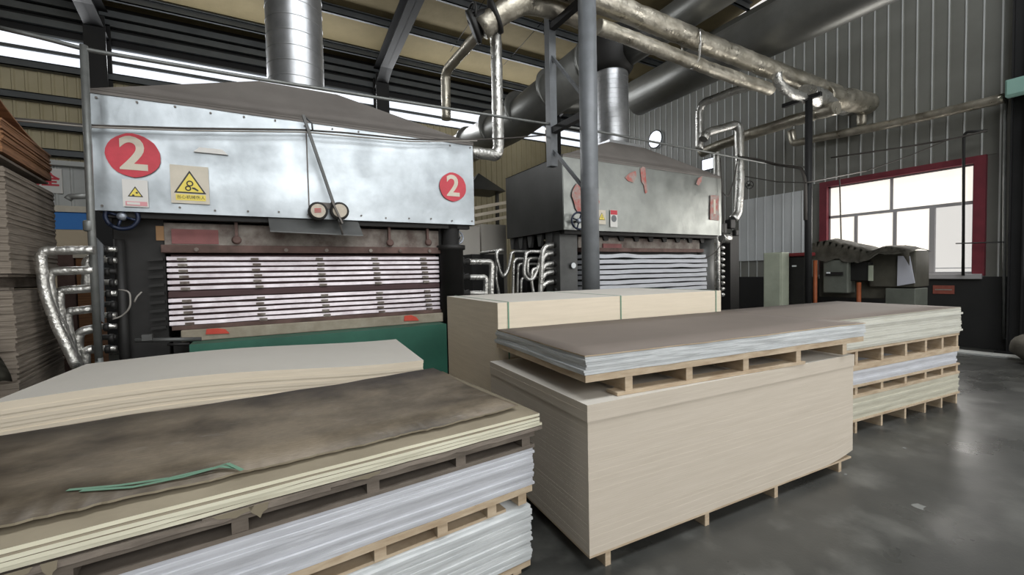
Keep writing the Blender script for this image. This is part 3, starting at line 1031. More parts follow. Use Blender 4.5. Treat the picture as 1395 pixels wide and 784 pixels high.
#@@REST
# ================================================================== THE TWO HOT PRESSES
YP = 5.56
def flat_poly(pts, y, d=.004):
    return [Vector((x, y, z)) for x, z in pts], (0, -d, 0)


def handwheel(parent, c, axis, r, m='wheel_blue', hubm='wheel_steel', spokes=4, thick=.016):
    """rim, hub and spokes as parts (parent given) """
    c, axis = Vector(c), Vector(axis).normalized()
    s = axis.orthogonal().normalized()
    t = axis.cross(s)
    bm = NB()
    n = 22
    sweep(bm, [c + (s * math.cos(6.28319 * k / n) + t * math.sin(6.28319 * k / n)) * r for k in range(n + 1)], thick, 8)
    rim = build('handwheel', bm, m, parent)
    bm = NB()
    lathe(bm, c - axis * .03, axis, [(r * .32, 0), (r * .34, .02), (r * .3, .05), (r * .1, .06)], 14)
    build('hub', bm, hubm, rim)
    for k in range(spokes):
        a = 6.28319 * (k + .3) / spokes
        bm = NB()
        sweep(bm, [c + (s * math.cos(a) + t * math.sin(a)) * r * .25, c + (s * math.cos(a) + t * math.sin(a)) * r], thick * .7, 6)
        build('spoke', bm, m, rim)
    bm = NB()
    sweep(bm, [c - axis * .02, c - axis * .16], thick * 1.2, 8)
    build('stem', bm, 'press_black', rim)
    return rim


def badge(parent, px, py, r, digit, y, m='sign_red', nm='sign_cream', tsize=None, torn=0.06, rect=False, off=.012, lab=None):
    c = at(px, py, Y=y)
    bm = NB()
    n = 28
    if rect:
        pts = [(-r * .55, -r), (r * .55, -r * 1.02), (r * .55, r), (-r * .5, r * .95)]
    else:
        pts = [(r * math.cos(6.28319 * k / n) * (1 + torn * noise.noise(Vector((k * .7, digit_seed(digit), r)))), r * math.sin(6.28319 * k / n) * (1 + torn * noise.noise(Vector((k * .6, 2.2, r))))) for k in range(n)]
    prism(bm, [(c.x + a, y - .002, c.z + b) for a, b in pts], (0, -.004, 0))
    o = build('number_badge', bm, m, parent)
    if lab: o['label'] = lab
    text('numeral', digit, tsize or r * 1.75, (c.x, y - .008, c.z), (1, 0, 0), (0, 0, 1), nm, o, .003, off)
    return o


def digit_seed(d): return float(ord(d[0])) * .37


def warn_sign(parent, x0, y0, x1, y1, y, kind):
    """paper warning sign: plate, triangle, pictogram and caption"""
    a, b = at(x0, y0, Y=y), at(x1, y1, Y=y)
    w_, h_ = b.x - a.x, a.z - b.z
    X = lambda s: a.x + w_ * s
    Z = lambda t: b.z + h_ * t
    bm = NB()
    prism(bm, [(X(0), y - .002, Z(0)), (X(1), y - .002, Z(0)), (X(1), y - .002, Z(1)), (X(0), y - .002, Z(1))], (0, -.004, 0))
    o = build('warning_sign', bm, 'sign_cream' if kind != 'small' else 'sign_white', parent)
    def tri(cx, cz, s, m, dy, nm):
        h = s * .87 * w_ / w_
        pts = [(cx - s / 2, cz - h / 3), (cx + s / 2, cz - h / 3), (cx, cz + h * 2 / 3)]
        bm = NB()
        prism(bm, [(p, y - dy, q) for p, q in pts], (0, -.0015, 0))
        return build(nm, bm, m, o)
    ts = .84 * w_
    cz = Z(.50) if kind == 'small' else Z(.47)
    tri(X(.5), cz, ts * (1.0 if kind != 'small' else .72), 'sign_black', .007, 'triangle_border')
    tri(X(.5), cz, ts * (.82 if kind != 'small' else .54), 'sign_yellow', .009, 'triangle')
    if kind == 'gears':
        for (gx, gz, gr) in ((.5, .53, .075), (.45, .40, .065)):
            bm = NB()
            n = 16
            cc = Vector((X(gx), y - .012, Z(gz)))
            sweep(bm, [cc + Vector((math.cos(6.28319 * k / n), 0, math.sin(6.28319 * k / n))) * gr * w_ for k in range(n + 1)], .006, 6)
            build('gear', bm, 'sign_black', o)
        bm = NB()
        prism(bm, [(X(p), y - .0105, Z(q)) for p, q in ((.55, .43), (.62, .43), (.72, .36), (.70, .33), (.60, .38), (.55, .39))], (0, -.002, 0))
        build('hand', bm, 'sign_black', o)
        bm = NB()
        prism(bm, [(X(p), y - .007, Z(q)) for p, q in ((.12, .08), (.9, .08), (.9, .24), (.12, .24))], (0, -.0015, 0))
        build('caption_band', bm, 'sign_yellow', o)
        text('caption', '当心机械伤人', w_ * .125, (X(.51), y - .010, Z(.16)), (1, 0, 0), (0, 0, 1), 'sign_black', o, .001, .0)
    elif kind == 'small':
        for (gx, gz) in ((.42, .42), (.56, .52)):
            bm = NB()
            lathe(bm, (X(gx), y - .0105, Z(gz)), (0, -1, 0), [(.05 * w_, 0), (.05 * w_, .002)], 8)
            build('pictogram', bm, 'sign_black', o)
        bm = NB()
        prism(bm, [(X(p), y - .007, Z(q)) for p, q in ((.1, .04), (.95, .04), (.95, .2), (.1, .2))], (0, -.0015, 0))
        build('caption_band', bm, 'sign_pink', o)
        bm = NB()
        prism(bm, [(X(p), y - .009, Z(q)) for p, q in ((.16, .08), (.66, .08), (.66, .17), (.16, .17))], (0, -.0015, 0))
        build('caption_plate', bm, 'sign_white', o)
    elif kind == 'bolt':
        bm = NB()
        prism(bm, [(X(p), y - .0105, Z(q)) for p, q in ((.5, .62), (.44, .46), (.5, .46), (.47, .34), (.57, .5), (.51, .5), (.55, .62))], (0, -.0015, 0))
        build('pictogram', bm, 'sign_black', o)
    return o


def press_common(x0, cx, label, hoodm, z0=2.215, z1=3.36):
    """hood, roof cone, chimney, frame columns"""
    x1 = x0 + 4.0
    t = thing('hot_press', (x0 + 2, 6.5, 0), label, 'hot press')
    yb = YP + 1.9
    # front panel is sheet metal, slightly buckled
    bm = NB()
    nx, nz = 40, 12
    g = [[bm.verts.new((x0 + 4.0 * i / nx, YP - .004 - .008 * noise.noise(Vector((i * .33 + x0, j * .45, 1.3))), z0 + (z1 - z0) * j / nz)) for j in range(nz + 1)] for i in range(nx + 1)]
    for i in range(nx):
        for j in range(nz):
            f = bm.faces.new((g[i][j], g[i + 1][j], g[i + 1][j + 1], g[i][j + 1]))
            f.smooth = True
    abox(bm, x0, x0 + 4.0, YP + .004, YP + .024, z0, z1)
    build('hood_front', bm, hoodm, t)
    for xs in (x0, x1 - .03):
        box('hood_side', xs, xs + .03, YP + .025, yb, z0, z1, 'hood_dark', t)
    box('hood_back', x0 + .03, x1 - .03, yb - .03, yb, z0, z1, 'hood_dark', t)
    box('hood_rim', x0 - .006, x1 + .006, YP - .014, YP + .05, z1 - .03, z1 + .012, 'hood_roof', t)
    # hipped roof up to the chimney
    bm = NB()
    za = 3.93
    rr = .42
    cyv = 6.5
    lo = [bm.verts.new(p) for p in ((x0 - .01, YP - .02, z1), (x1 + .01, YP - .02, z1), (x1 + .01, yb + .01, z1), (x0 - .01, yb + .01, z1))]
    hi = [bm.verts.new(p) for p in ((cx - rr, cyv - rr, za), (cx + rr, cyv - rr, za), (cx + rr, cyv + rr, za), (cx - rr, cyv + rr, za))]
    for i in range(4): bm.faces.new((lo[i], lo[(i + 1) % 4], hi[(i + 1) % 4], hi[i]))
    bm.faces.new(hi)
    build('hood_roof', bm, 'hood_roof', t)
    return t, x0, x1, yb


def chimney(cx, cy, r, z0, z1, label, rings=.075):
    bm = NB()
    prof = []
    z = z0
    k = 0
    while z < z1:
        prof += [(r, z), (r + .001, z + rings * .9), (r + .005, z + rings * .93), (r + .005, z + rings * .98)]
        z += rings
    lathe(bm, (cx, cy, 0), (0, 0, 1), prof, 32)
    for f in bm.faces:
        if abs(f.normal.z) > .3: f.smooth = False
    for e in bm.edges:
        if abs(e.verts[0].co.z - e.verts[1].co.z) < 1e-6: e.smooth = False
    return tag(build('chimney', bm, 'galvanised'), label, 'chimney')


# ---------------------------------------------------------------- press number 2 (left)
P2, x0, x1, yb = press_common(-1.46, .39, 'big hot press with bright metal hood marked 2 and silver platens', 'hood_metal')
chimney(.39, 6.5, .345, 3.94, 8.0, 'wide ribbed metal chimney rising from the number 2 press hood', .19)
box('chimney_collar', .39 - .43, .39 + .43, 6.07, 6.93, 3.92, 3.97, 'galvanised', P2)
# rivets along the hood edges
for k in range(14):
    for zz in (3.29, 2.26):
        disc('rivet', (-1.40 + k * .3, YP - .008, zz + .008 * (k % 3)), (0, -1, 0), .011, .008, 'hood_roof', P2, 8)
# seams and vent of the hood
for px in (418,):
    q = at(px, 200, Y=YP - .012)
    box('seam', q.x - .006, q.x + .006, YP - .02, YP - .008, 2.23, 3.33, 'hood_roof' if px == 418 else 'hood_metal', P2)
a, b = at(264, 203, Y=YP), at(311, 211, Y=YP)
bm = NB()
prism(bm, [(a.x, YP - .012, b.z - .01), (a.x + .05, YP - .012, a.z + .015), (b.x - .05, YP - .012, a.z + .015), (b.x, YP - .012, b.z - .01)], (0, -.022, 0))
build('vent', bm, 'sign_white', P2)
badge(P2, 182, 212, .212, '2', YP - .02, tsize=.45, torn=.05, off=.010)
badge(P2, 617, 255, .195, '2', YP - .02, tsize=.40, torn=.05, off=.008)
warn_sign(P2, 231, 224, 286, 279, YP - .02, 'gears')
warn_sign(P2, 166, 244, 203, 283, YP - .02, 'small')
# frame columns
CF = 5.80
for (xa, xb, ya, yb_) in ((-1.40, -.98, CF, 6.25), (2.08, 2.40, CF, 6.15), (-1.40, -.98, 6.85, 7.25), (2.08, 2.40, 6.85, 7.25)):
    box('frame_column', xa, xb, ya, yb_, 0, 2.215, 'press_black', P2, .012)
bm = NB()
lathe(bm, (2.24, 5.72, 0), (0, 0, 1), [(.17, 0), (.17, 1.86), (.2, 1.87), (.2, 1.93), (.12, 1.94), (.12, 2.2)], 22)
build('guide_column', bm, 'press_black', P2)
# crosshead
box('crosshead', -.98, 2.08, CF - .02, 7.2, 1.90, 2.14, 'rust_pale', P2, .006)
box('crosshead_flange', -1.0, 2.08, CF - .10, 7.1, 1.815, 1.90, 'rust', P2, .008)
a, b = at(233, 312, Y=CF - .03), at(298, 333, Y=CF - .03)
box('primer_patch', a.x, b.x, CF - .028, CF - .021, b.z, a.z, 'red_primer', P2)
box('hood_beam', x0 + .05, x1 - .05, YP + .06, YP + .16, 2.16, 2.24, 'press_black', P2)
for px, py in ((322, 312), (530, 318), (582, 318)):
    q = at(px, py, Y=CF - .08)
    bm = NB()
    bar(bm, q + Vector((0, 0, .09)), q + Vector((0, 0, -.12)), .05, .03)
    lathe(bm, q + Vector((0, -.02, -.13)), (0, -1, 0), [(.045, 0), (.05, .02), (.03, .04)], 10)
    build('bracket', bm, 'rust', P2)
# bolts on the crosshead flange
for px in (268, 390, 445, 505, 545, 585):
    q = at(px, 345, Y=CF - .1)
    disc('bolt', (q.x, CF - .10, 1.85), (0, -1, 0), .022, .02, 'rust_pale', P2, 8)
# platens: bright caul plates with dark gaps
zs = [1.755, 1.692, 1.630, 1.566, 1.502, 1.436, None, 1.304, 1.24, 1.178, 1.114, 1.056]
px0, px1 = -.965, 2.065
bm = NB()
abox(bm, px0 + .03, px1 - .03, CF + .0, 7.1, 1.02, 1.80)
build('press_core', bm, 'platen_red', P2)
for k, z in enumerate(zs):
    if z is None:
        box('middle_platen', px0, px1, CF - .055, 7.1, 1.335, 1.402, 'platen_red', P2, .006)
        continue
    bm = NB()
    n = 30
    up, dn = [], []
    for i in range(n + 1):
        x = px0 + (px1 - px0) * i / n
        wv = .005 * noise.noise(Vector((x * 2.2, k * 3.3, .7)))
        yv = CF - .05 + .012 * noise.noise(Vector((x * 1.4, k * 5.1, 2.7)))
        up.append([bm.verts.new((x, yv + .004, z + .020 + wv)), bm.verts.new((x, CF + .5, z + .018))])
        dn.append([bm.verts.new((x, yv - .004, z - .018 + wv)), bm.verts.new((x, CF + .5, z - .018))])
    for i in range(n):
        for q in ((up[i][0], up[i + 1][0], up[i + 1][1], up[i][1]), (dn[i][1], dn[i + 1][1], dn[i + 1][0], dn[i][0]), (dn[i][0], dn[i + 1][0], up[i + 1][0], up[i][0])): bm.faces.new(q)
    bm.faces.new((dn[0][0], up[0][0], up[0][1], dn[0][1]))
    bm.faces.new((up[n][0], dn[n][0], dn[n][1], up[n][1]))
    pl = build('platen', bm, 'platen_silver', P2)
    box('platen_lip', px0 + .01, px1 - .01, CF - .035, CF + .1, z - .032, z - .020, 'platen_red', pl)
    for px in ((250, 349, 437, 512, 578) if k % 2 == 0 else (250, 351, 438, 513, 578)):
        x = at(px + k * .6, 400, Y=CF - .06).x
        bm = NB()
        abox(bm, x - .04, x + .04, CF - .075, CF - .04, z - .026, z + .006)
        abox(bm, x - .022, x + .022, CF - .085, CF - .06, z - .016, z + .000)
        build('clip', bm, 'rust_pale', pl)
box('bottom_platen', px0 + .02, px1 + .02, CF - .08, 7.1, .985, 1.03, 'rust', P2, .006)
box('bed_beam', px0 + .1, 2.2, CF - .12, 7.1, .86, .985, 'concrete_beam', P2, .01)
box('bed', -.95, 2.3, CF, 7.1, 0, .86, 'press_black', P2)
for px, py, s in ((295, 451, .09), (560, 434, .085)):
    c = at(px, py, Y=CF - .14)
    bm = NB()
    prism(bm, [(c.x + dx * s, CF - .122, min(.984, c.z + dz * s)) for dx, dz in ((-1.1, -.35), (1.3, -.45), (.9, .1), (.1, .5), (-1, .45))], (0, -.012, 0))
    build('paint_patch', bm, 'red_patch', P2)
# side ribs on the left of the platens
for k in range(9):
    z = 1.75 - k * .09
    bm = NB()
    bar(bm, (-.99, CF - .06, z), (-1.12, CF - .06, z - .01), .03, .03)
    build('rib', bm, 'press_black', P2)
# brown label plate on the black column
a, b = at(212, 308, Y=CF - .01), at(227, 328, Y=CF - .01)
box('name_plate', a.x, b.x, CF - .014, CF - .002, b.z, a.z, 'brass', P2)
handwheel(P2, at(166, 295, Y=5.60), (0, -1, 0), .125, 'wheel_blue', 'wheel_steel', 4, .02)
handwheel(P2, at(624, 324, Y=5.66), (.2, -1, 0), .085, 'wheel_steel', 'press_black', 5, .012)
# grey flap hanging under the hood
pts = [at(365, 296, Y=YP + .03), at(487, 298, Y=YP + .03), at(495, 322, Y=YP - .14), at(368, 316, Y=YP - .14)]
pts[0].z = pts[1].z = 2.214
bm = NB()
prism(bm, pts, (0, .006, .012))
build('flap', bm, 'press_grey', P2)
# green feed table in front of the bed
t = thing('feed_table', (.75, 5.5, 0), 'green painted steel feed table under the silver platens', 'table')
ta, tb = at(258, 466, Y=5.42), at(607, 437, Y=5.42)
box('table_front', ta.x, 2.02, 5.40, 5.43, .12, .86, 'green_paint', t)
box('table_top', ta.x, 2.02, 5.43, 5.67, .835, .86, 'green_paint', t)
for xx in (ta.x + .06, 1.96):
    box('table_leg', xx - .04, xx + .04, 5.45, 5.6, 0, .835, 'green_paint', t)
# push bar left of the table
a, b = at(184, 464, Y=5.45), at(258, 464, Y=5.45)
t = thing('push_bar', ((a.x + b.x) / 2, 5.45, .8), 'grey steel push bar sticking out left of the green table', 'steel bar')
tube('rod', [a, b + Vector((.1, .02, 0))], .022, 'press_grey', t)
q = at(201, 460, Y=5.45)
box('block', q.x - .04, q.x + .04, 5.42, 5.48, q.z - .03, q.z + .03, 'press_grey', t)
tube('lower_rod', [at(228, 470, Y=5.45), at(258, 469, Y=5.45)], .014, 'press_black', t)

# pole with two wheels leaning on the hood
Yt = 5.40
t = thing('wheeled_pole', at(468, 322, Y=Yt), 'thin grey pole with two small cream wheels leaning on the number 2 hood', 'trolley')
bm = NB()
bar(bm, at(413, 157, Y=Yt), at(463, 303, Y=Yt), .045, .03)
build('pole', bm, 'press_grey', t)
bm = NB()
bar(bm, at(452, 275, Y=Yt - .03), at(466, 305, Y=Yt - .03), .09, .02)
build('plate', bm, 'hood_roof', t)
tube('tip', [at(461, 298, Y=Yt), at(467, 320, Y=Yt - .03)], .012, 'cable', t)
tube('hook', [at(413, 157, Y=Yt), at(425, 168, Y=Yt), at(426, 178, Y=Yt)], .01, 'press_grey', t)
bm = NB()
bar(bm, at(432, 280, Y=Yt + .05), at(464, 282, Y=Yt + .05), .04, .07)
build('axle_plate', bm, 'hood_roof', t)
for px, py in ((433.5, 287.5), (463, 287.5)):
    c = at(px, py, Y=Yt - .03)
    bm = NB()
    lathe(bm, c, (0, 1, 0), [(.085, 0), (.105, .012), (.105, .06), (.085, .072)], 24)
    wh = build('wheel', bm, 'rubber', t)
    disc('hub_cap', c + Vector((0, -.006, 0)), (0, -1, 0), .078, .008, 'wheel_cream', wh, 22)
    if px < 440:
        bm = NB()
        for q in (-1, 0, 1):
            bar(bm, c + Vector((-.04, -.018, q * .018)), c + Vector((.03, -.018, q * .018 + .006)), .006, .008)
        build('red_mark', bm, 'sign_red', wh)

# ---------------------------------------------------------------- press number 1 (right)
P1, a0, a1, yb1 = press_common(4.11, 6.0, 'second hot press with worn metal hood marked 1 and wavy white sheets', 'hood_metal_worn', 2.20, 3.39)
chimney(6.0, 6.5, .345, 3.94, 5.45, 'short ribbed metal chimney rising from the number 1 press hood', .09)
box('chimney_collar', 5.57, 6.43, 6.07, 6.93, 3.92, 3.97, 'galvanised', P1)
badge(P1, 798, 269, .285, '1', YP - .02, 'paint_red_worn', 'sign_cream', .5, .2, off=.014)
badge(P1, 973, 283, .25, '1', YP - .02, 'paint_red_worn', 'sign_cream', .4, .1, True, off=.012)
warn_sign(P1, 814, 286, 825, 306, YP - .02, 'bolt')
a, b = at(831, 286, Y=YP - .02), at(841, 310, Y=YP - .02)
o = box('notice_sign', a.x, b.x, YP - .026, YP - .022, b.z, a.z, 'sign_white', P1)
box('notice_header', a.x + .005, b.x - .005, YP - .029, YP - .026, a.z - .08, a.z - .005, 'sign_red', o)
bm = NB()
lathe(bm, ((a.x + b.x) / 2, YP - .026, (a.z + b.z) / 2), (0, -1, 0), [(.06, 0), (.06, .002)], 14)
build('notice_figure', bm, 'steel_post', o)
for pts in (((872, 230), (876, 227), (879, 229), (880, 245), (882, 262), (879, 264), (877, 252), (874, 248)), ((851, 242), (858, 236), (866, 233), (867, 240), (863, 249), (856, 247)), ((951, 243), (957, 240), (955, 249), (952, 253), (948, 251))):
    bm = NB()
    q = [at(px, py, Y=YP - .016) for px, py in pts]
    prism(bm, q, (0, -.003, 0))
    build('paint_smear', bm, 'paint_red_worn', P1)
handwheel(P1, at(789, 301, Y=YP - .14), (-.15, -1, 0), .135)
# columns
box('frame_column', 4.18, 4.55, CF - .02, 6.2, 0, 2.2, 'press_grey', P1, .01)
box('frame_column', 4.18, 4.55, 6.85, 7.3, 0, 2.2, 'press_black', P1, .01)
box('frame_column', 7.9, 8.3, 6.85, 7.3, 0, 2.2, 'press_black', P1, .01)
bm = NB()
lathe(bm, (8.04, 5.98, 0), (0, 0, 1), [(.26, 0), (.26, 2.14), (.2, 2.16), (.2, 2.2)], 26)
build('guide_column', bm, 'press_grey', P1)
box('crosshead', 4.6, 7.78, CF + .02, 7.2, 1.93, 2.12, 'rust_pale', P1, .006)
box('crosshead_flange', 4.6, 7.8, CF - .06, 7.1, 1.86, 1.93, 'rust', P1, .006)
for k in range(9):
    x = 4.72 + k * .375
    bm = NB()
    prism(bm, [(x, CF - .02, 2.19), (x + .17, CF - .02, 2.19), (x + .15, CF - .02, 2.06), (x + .06, CF - .02, 2.06)], (0, .05, 0))
    build('gusset', bm, 'press_black', P1)
for k in range(5):
    y = 5.95 + k * .33
    bm = NB()
    prism(bm, [(4.16, y, 2.19), (4.16, y + .16, 2.19), (4.16, y + .12, 1.98), (4.16, y + .05, 1.98)], (.06, 0, 0))
    build('gusset', bm, 'press_grey', P1)
box('hood_beam', 4.16, 8.06, YP + .06, YP + .16, 2.14, 2.22, 'press_black', P1)
a, b = at(823, 332, Y=CF - .03), at(848, 341, Y=CF - .03)
box('primer_patch', a.x, b.x, CF - .01, CF + .02, b.z, a.z, 'red_primer', P1)
box('press_core', 4.68, 7.76, CF + .06, 7.1, .4, 1.86, 'press_black', P1)
c = at(780, 362, Y=CF - .04)
g = disc('gauge', c, (0, -1, 0), .055, .03, 'steel_post', P1, 20)
disc('dial', c + Vector((0, -.03, 0)), (0, -1, 0), .047, .003, 'gauge_face', g, 20)
# platens with wavy white sheets hanging out
for k in range(11):
    z = 1.785 - k * .092
    box('platen', 4.66, 7.78, CF - .02, 7.1, z - .066, z - .046, 'press_black', P1)
    bm = NB()
    n = 36
    up, dn = [], []
    for i in range(n + 1):
        x = 4.63 + 3.19 * i / n
        wv = .012 * noise.noise(Vector((x * 2.0, k * 3.7, 4.4))) * (2.0 if k == 0 else 1.0)
        yv = CF - .11 + .05 * noise.noise(Vector((x * .9, k * 2.1, 1.7)))
        up.append([bm.verts.new((x, yv, z + .026 + wv)), bm.verts.new((x, CF + .3, z + .018))])
        dn.append([bm.verts.new((x, yv - .006, z - .040 + wv)), bm.verts.new((x, CF + .3, z - .034))])
    for i in range(n):
        for q in ((up[i][0], up[i + 1][0], up[i + 1][1], up[i][1]), (dn[i][1], dn[i + 1][1], dn[i + 1][0], dn[i][0]), (dn[i][0], dn[i + 1][0], up[i + 1][0], up[i][0]), (up[i][1], up[i + 1][1], dn[i + 1][1], dn[i][1])): bm.faces.new(q).smooth = False
    bm.faces.new((dn[0][0], up[0][0], up[0][1], dn[0][1]))
    bm.faces.new((up[n][0], dn[n][0], dn[n][1], up[n][1]))
    tag(build('pressed_sheet', bm, 'veneer_white'), 'wavy white sheet sticking out of the number 1 press' if k else 'topmost curled white sheet sticking out of the number 1 press', 'sheet', 'sheets in the number 1 press' if k else None)
# electrics on the right end of press 1
t = thing('valve_cluster', (8.45, 5.9, 0), 'black valve and junction cluster at the right end of the number 1 press', 'valves')
q = at(912, 310, Y=5.6)
for (px, py, s) in ((984, 312, .10), (996, 306, .09), (1002, 318, .06)):
    q = at(px, py, Y=5.75)
    box('valve_body', q.x - s, q.x + s, 5.70, 5.70 + 1.6 * s, q.z - s, q.z + s * 1.2, 'press_black', t, .02)
q0, q1 = at(998, 318, Y=6.0), at(1003, 400, Y=6.0)
box('stand', q0.x - .16, q0.x + .16, 5.95, 6.2, 0, q0.z, 'press_black', t)
bm = NB()
lathe(bm, at(988, 325, Y=5.72), (1, 0, 0), [(.08, -.12), (.1, -.1), (.1, .1), (.08, .12)], 14)
build('elbow', bm, 'foil', t)
for k in range(9):
    q = at(984, 338 + k * 8, Y=5.75)
    bm = NB()
    lathe(bm, q, (.8, -.6, 0), [(.02, -.03), (.045, -.02), (.045, .02), (.02, .05)], 8)
    build('fitting', bm, 'foil', t)

# ================================================================== DUCTS
def duct(name, pts, r, label, m='duct_metal', seg=24, flange=None, rad=.5):
    bm = NB()
    P = fillet(pts, rad, 6) if len(pts) > 2 else [Vector(p) for p in pts]
    sweep(bm, P, r, seg)
    o = tag(build(name, bm, m), label, 'duct')
    if flange:
        a, b = Vector(pts[0]), Vector(pts[-1])
        d = (b - a).normalized()
        n = max(2, int((b - a).length / flange))
        base = o.location
        for k in range(n + 1):
            c = a + (b - a) * k / n
            bm = NB()
            lathe(bm, c, d, [(r * .98, -.02), (r * 1.05, -.015), (r * 1.05, .015), (r * .98, .02)], seg)
            build('flange', bm, m, o)
    return o


# main collector duct crossing over the presses, front to back
duct('exhaust_duct', [(5.0, 12.6, 5.2), (5.55, 9.6, 5.35), (5.85, 6.9, 5.75)], .46, 'broad grey exhaust duct sloping up behind the number 1 press chimney', 'duct_metal', 26, 1.1)
bm = NB()
lathe(bm, (6.0, 6.5, 5.4), (0, 0, 1), [(.37, 0), (.44, .1), (.5, .35), (.5, .75), (.3, .85)], 26)
tag(build('duct_junction', bm, 'press_black'), 'dark drum-shaped duct junction on top of the number 1 press chimney', 'duct')
duct('exhaust_duct', [(6.15, 6.2, 5.75), (6.2, 3.6, 5.85), (6.2, -8.5, 6.1)], .27, 'slim dark exhaust duct running forward from the number 1 chimney junction', 'duct_metal', 22)
duct('exhaust_duct', [(8.2, 7.9, 5.86), (8.15, 5.5, 5.86), (8.0, -8.95, 5.86)], .43, 'wide dark exhaust duct passing right of the number 1 press chimney', 'duct_metal', 26)
duct('branch_duct', [at(746, 140, Y=8.2), at(772, 143, Y=8.2), at(800, 142, Y=8.2)], .2, 'short grey branch duct beneath the broad exhaust duct', 'duct_metal', 18)

# ================================================================== POSTS AND PIPE RACK
YR = 4.45
RX = at(805, 385, Y=YR).x
t = thing('rack_post', (RX, YR, 0), 'thick grey steel pipe rack post in front of the number 1 press', 'post')
bm = NB()
lathe(bm, (RX, YR, 0), (0, 0, 1), [(.118, 0), (.118, 2.6), (.121, 2.62), (.118, 2.64), (.118, 6.4)], 22)
build('post', bm, 'steel_post', t)
box('base_plate', RX - .17, RX + .17, YR - .17, YR + .17, 0, .015, 'steel_dark', t)
hy = 5.30
zA, zB = 3.62, 5.12
for z in (zA, zB):
    bm = NB()
    bar(bm, (RX, YR, z), (RX, hy + .1, z), .09, .09)
    build('cross_arm', bm, 'steel_dark', t)
bm = NB()
bar(bm, (RX, hy, 3.1), (RX, hy, 5.3), .12, .12)
build('hanger', bm, 'steel_post', t)
bm = NB()
bar(bm, (RX, hy, 4.75), (RX, YR, 3.75), .04, .04)
build('brace', bm, 'steel_post', t)
bm = NB()
bar(bm, (RX, hy - .02, 3.35), (RX - .02, YR, 2.55), .04, .04)
build('brace', bm, 'steel_post', t)
# second post
q = at(1101, 350, Y=4.15)
X2 = q.x
t = thing('rack_post', (X2, 4.15, 0), 'slim dark pipe rack post beside the red-framed window', 'post')
bm = NB()
lathe(bm, (X2, 4.15, 0), (0, 0, 1), [(.058, 0), (.058, 4.6)], 14)
build('post', bm, 'steel_dark', t)
box('base_plate', X2 - .12, X2 + .12, 4.03, 4.27, 0, .015, 'steel_dark', t)
bm = NB()
bar(bm, (X2, 3.95, 4.58), (X2, 4.6, 4.58), .07, .07)
build('cross_arm', bm, 'steel_dark', t)

# foil-clad steam mains lying on the rack
def pipe(name, pts, r, label, m='foil_dusty', rad=.25, rough=.10, step=.07, seg=14, group=None, cat='pipe'):
    o = tube(name, pts, r, m, None, rad, seg, rough, step)
    return tag(o, label, cat, group)


z1_, z2_ = 5.13, 4.74
def onrack(px, py, y): return at(px, py, Y=y)
pA = [onrack(735, -28, 4.76), onrack(830, 6, 4.76), onrack(1000, 75, 4.7), onrack(1075, 104, 4.5), onrack(1140, 128, 4.3)]
pipe('steam_main', pA, .155, 'thick foil-wrapped steam main, upper one of two on the rack', 'foil_dusty', .4, .09)
pB = [onrack(815, 36, 4.75), onrack(900, 68, 4.75), onrack(980, 99, 4.75), onrack(1050, 122, 4.6)]
pipe('steam_main', pB, .105, 'thinner foil-wrapped steam main just below the thick one on the rack', 'foil_dusty', .3, .10)
t = thing('pipe_hanger', onrack(940, 66, 4.72), 'small foil hanger strap tying the thin steam main to the thick one', 'hanger')
qa, qb = onrack(941, 52, 4.72), onrack(943, 84, 4.75)
bm = NB()
sweep(bm, [qa + Vector((0, -.17, .05)), qa + Vector((0, -.18, -.15)), qb + Vector((0, -.13, 0)), qb + Vector((0, 0, -.12)), qb + Vector((0, .13, 0)), qa + Vector((0, .17, -.05))], .018, 8, .2, .05)
build('strap', bm, 'foil', t)
# crumpled junction above the slim post
pipe('steam_main', [onrack(1058, 100, 4.2), onrack(1060, 113, 4.2), onrack(1075, 127, 4.2), onrack(1095, 133, 4.2)], .08, 'short crumpled foil elbow hanging from the thick steam main', 'foil', .15, .2)
pipe('steam_main', [onrack(1098, 128, 4.25), onrack(1128, 140, 4.3), onrack(1160, 146, 4.4)], .17, 'lumpy torn foil lagging on the rack above the slim post', 'foil', .2, .34, .05)
pipe('steam_main', [(9.5, 4.35, 4.82), (10.2, 4.2, 4.85), (10.9, 4.15, 4.86)], .21, 'stout dull foil pipe stub leaving through the clad wall', 'foil_dusty', .2, .08)
q = onrack(1174, 142, 4.25)
pipe('drop_pipe', [q, q + Vector((0, 0, -.45))], .085, 'short foil drop pipe hanging beneath the stout pipe stub', 'foil_dusty', .1, .1)
# pipe along the right wall
XWp = 10.78
pipe('lagged_pipe', [at(1078, 178, X=XWp), at(1081, 196, X=XWp), at(1110, 189, X=XWp), at(1200, 172, X=XWp), at(1290, 152, X=XWp), at(1368, 134, X=XWp)], .085, 'foil-wrapped pipe running along the clad wall above the window', 'foil_dusty', .12, .07)
pipe('lagged_pipe', [at(955, 208, X=9.6), at(1015, 185, X=9.6), at(1085, 163, X=9.5), at(1140, 147, X=9.3)], .12, 'foil pipe sloping from behind the number 1 press to the slim post', 'foil_dusty', .2, .09)
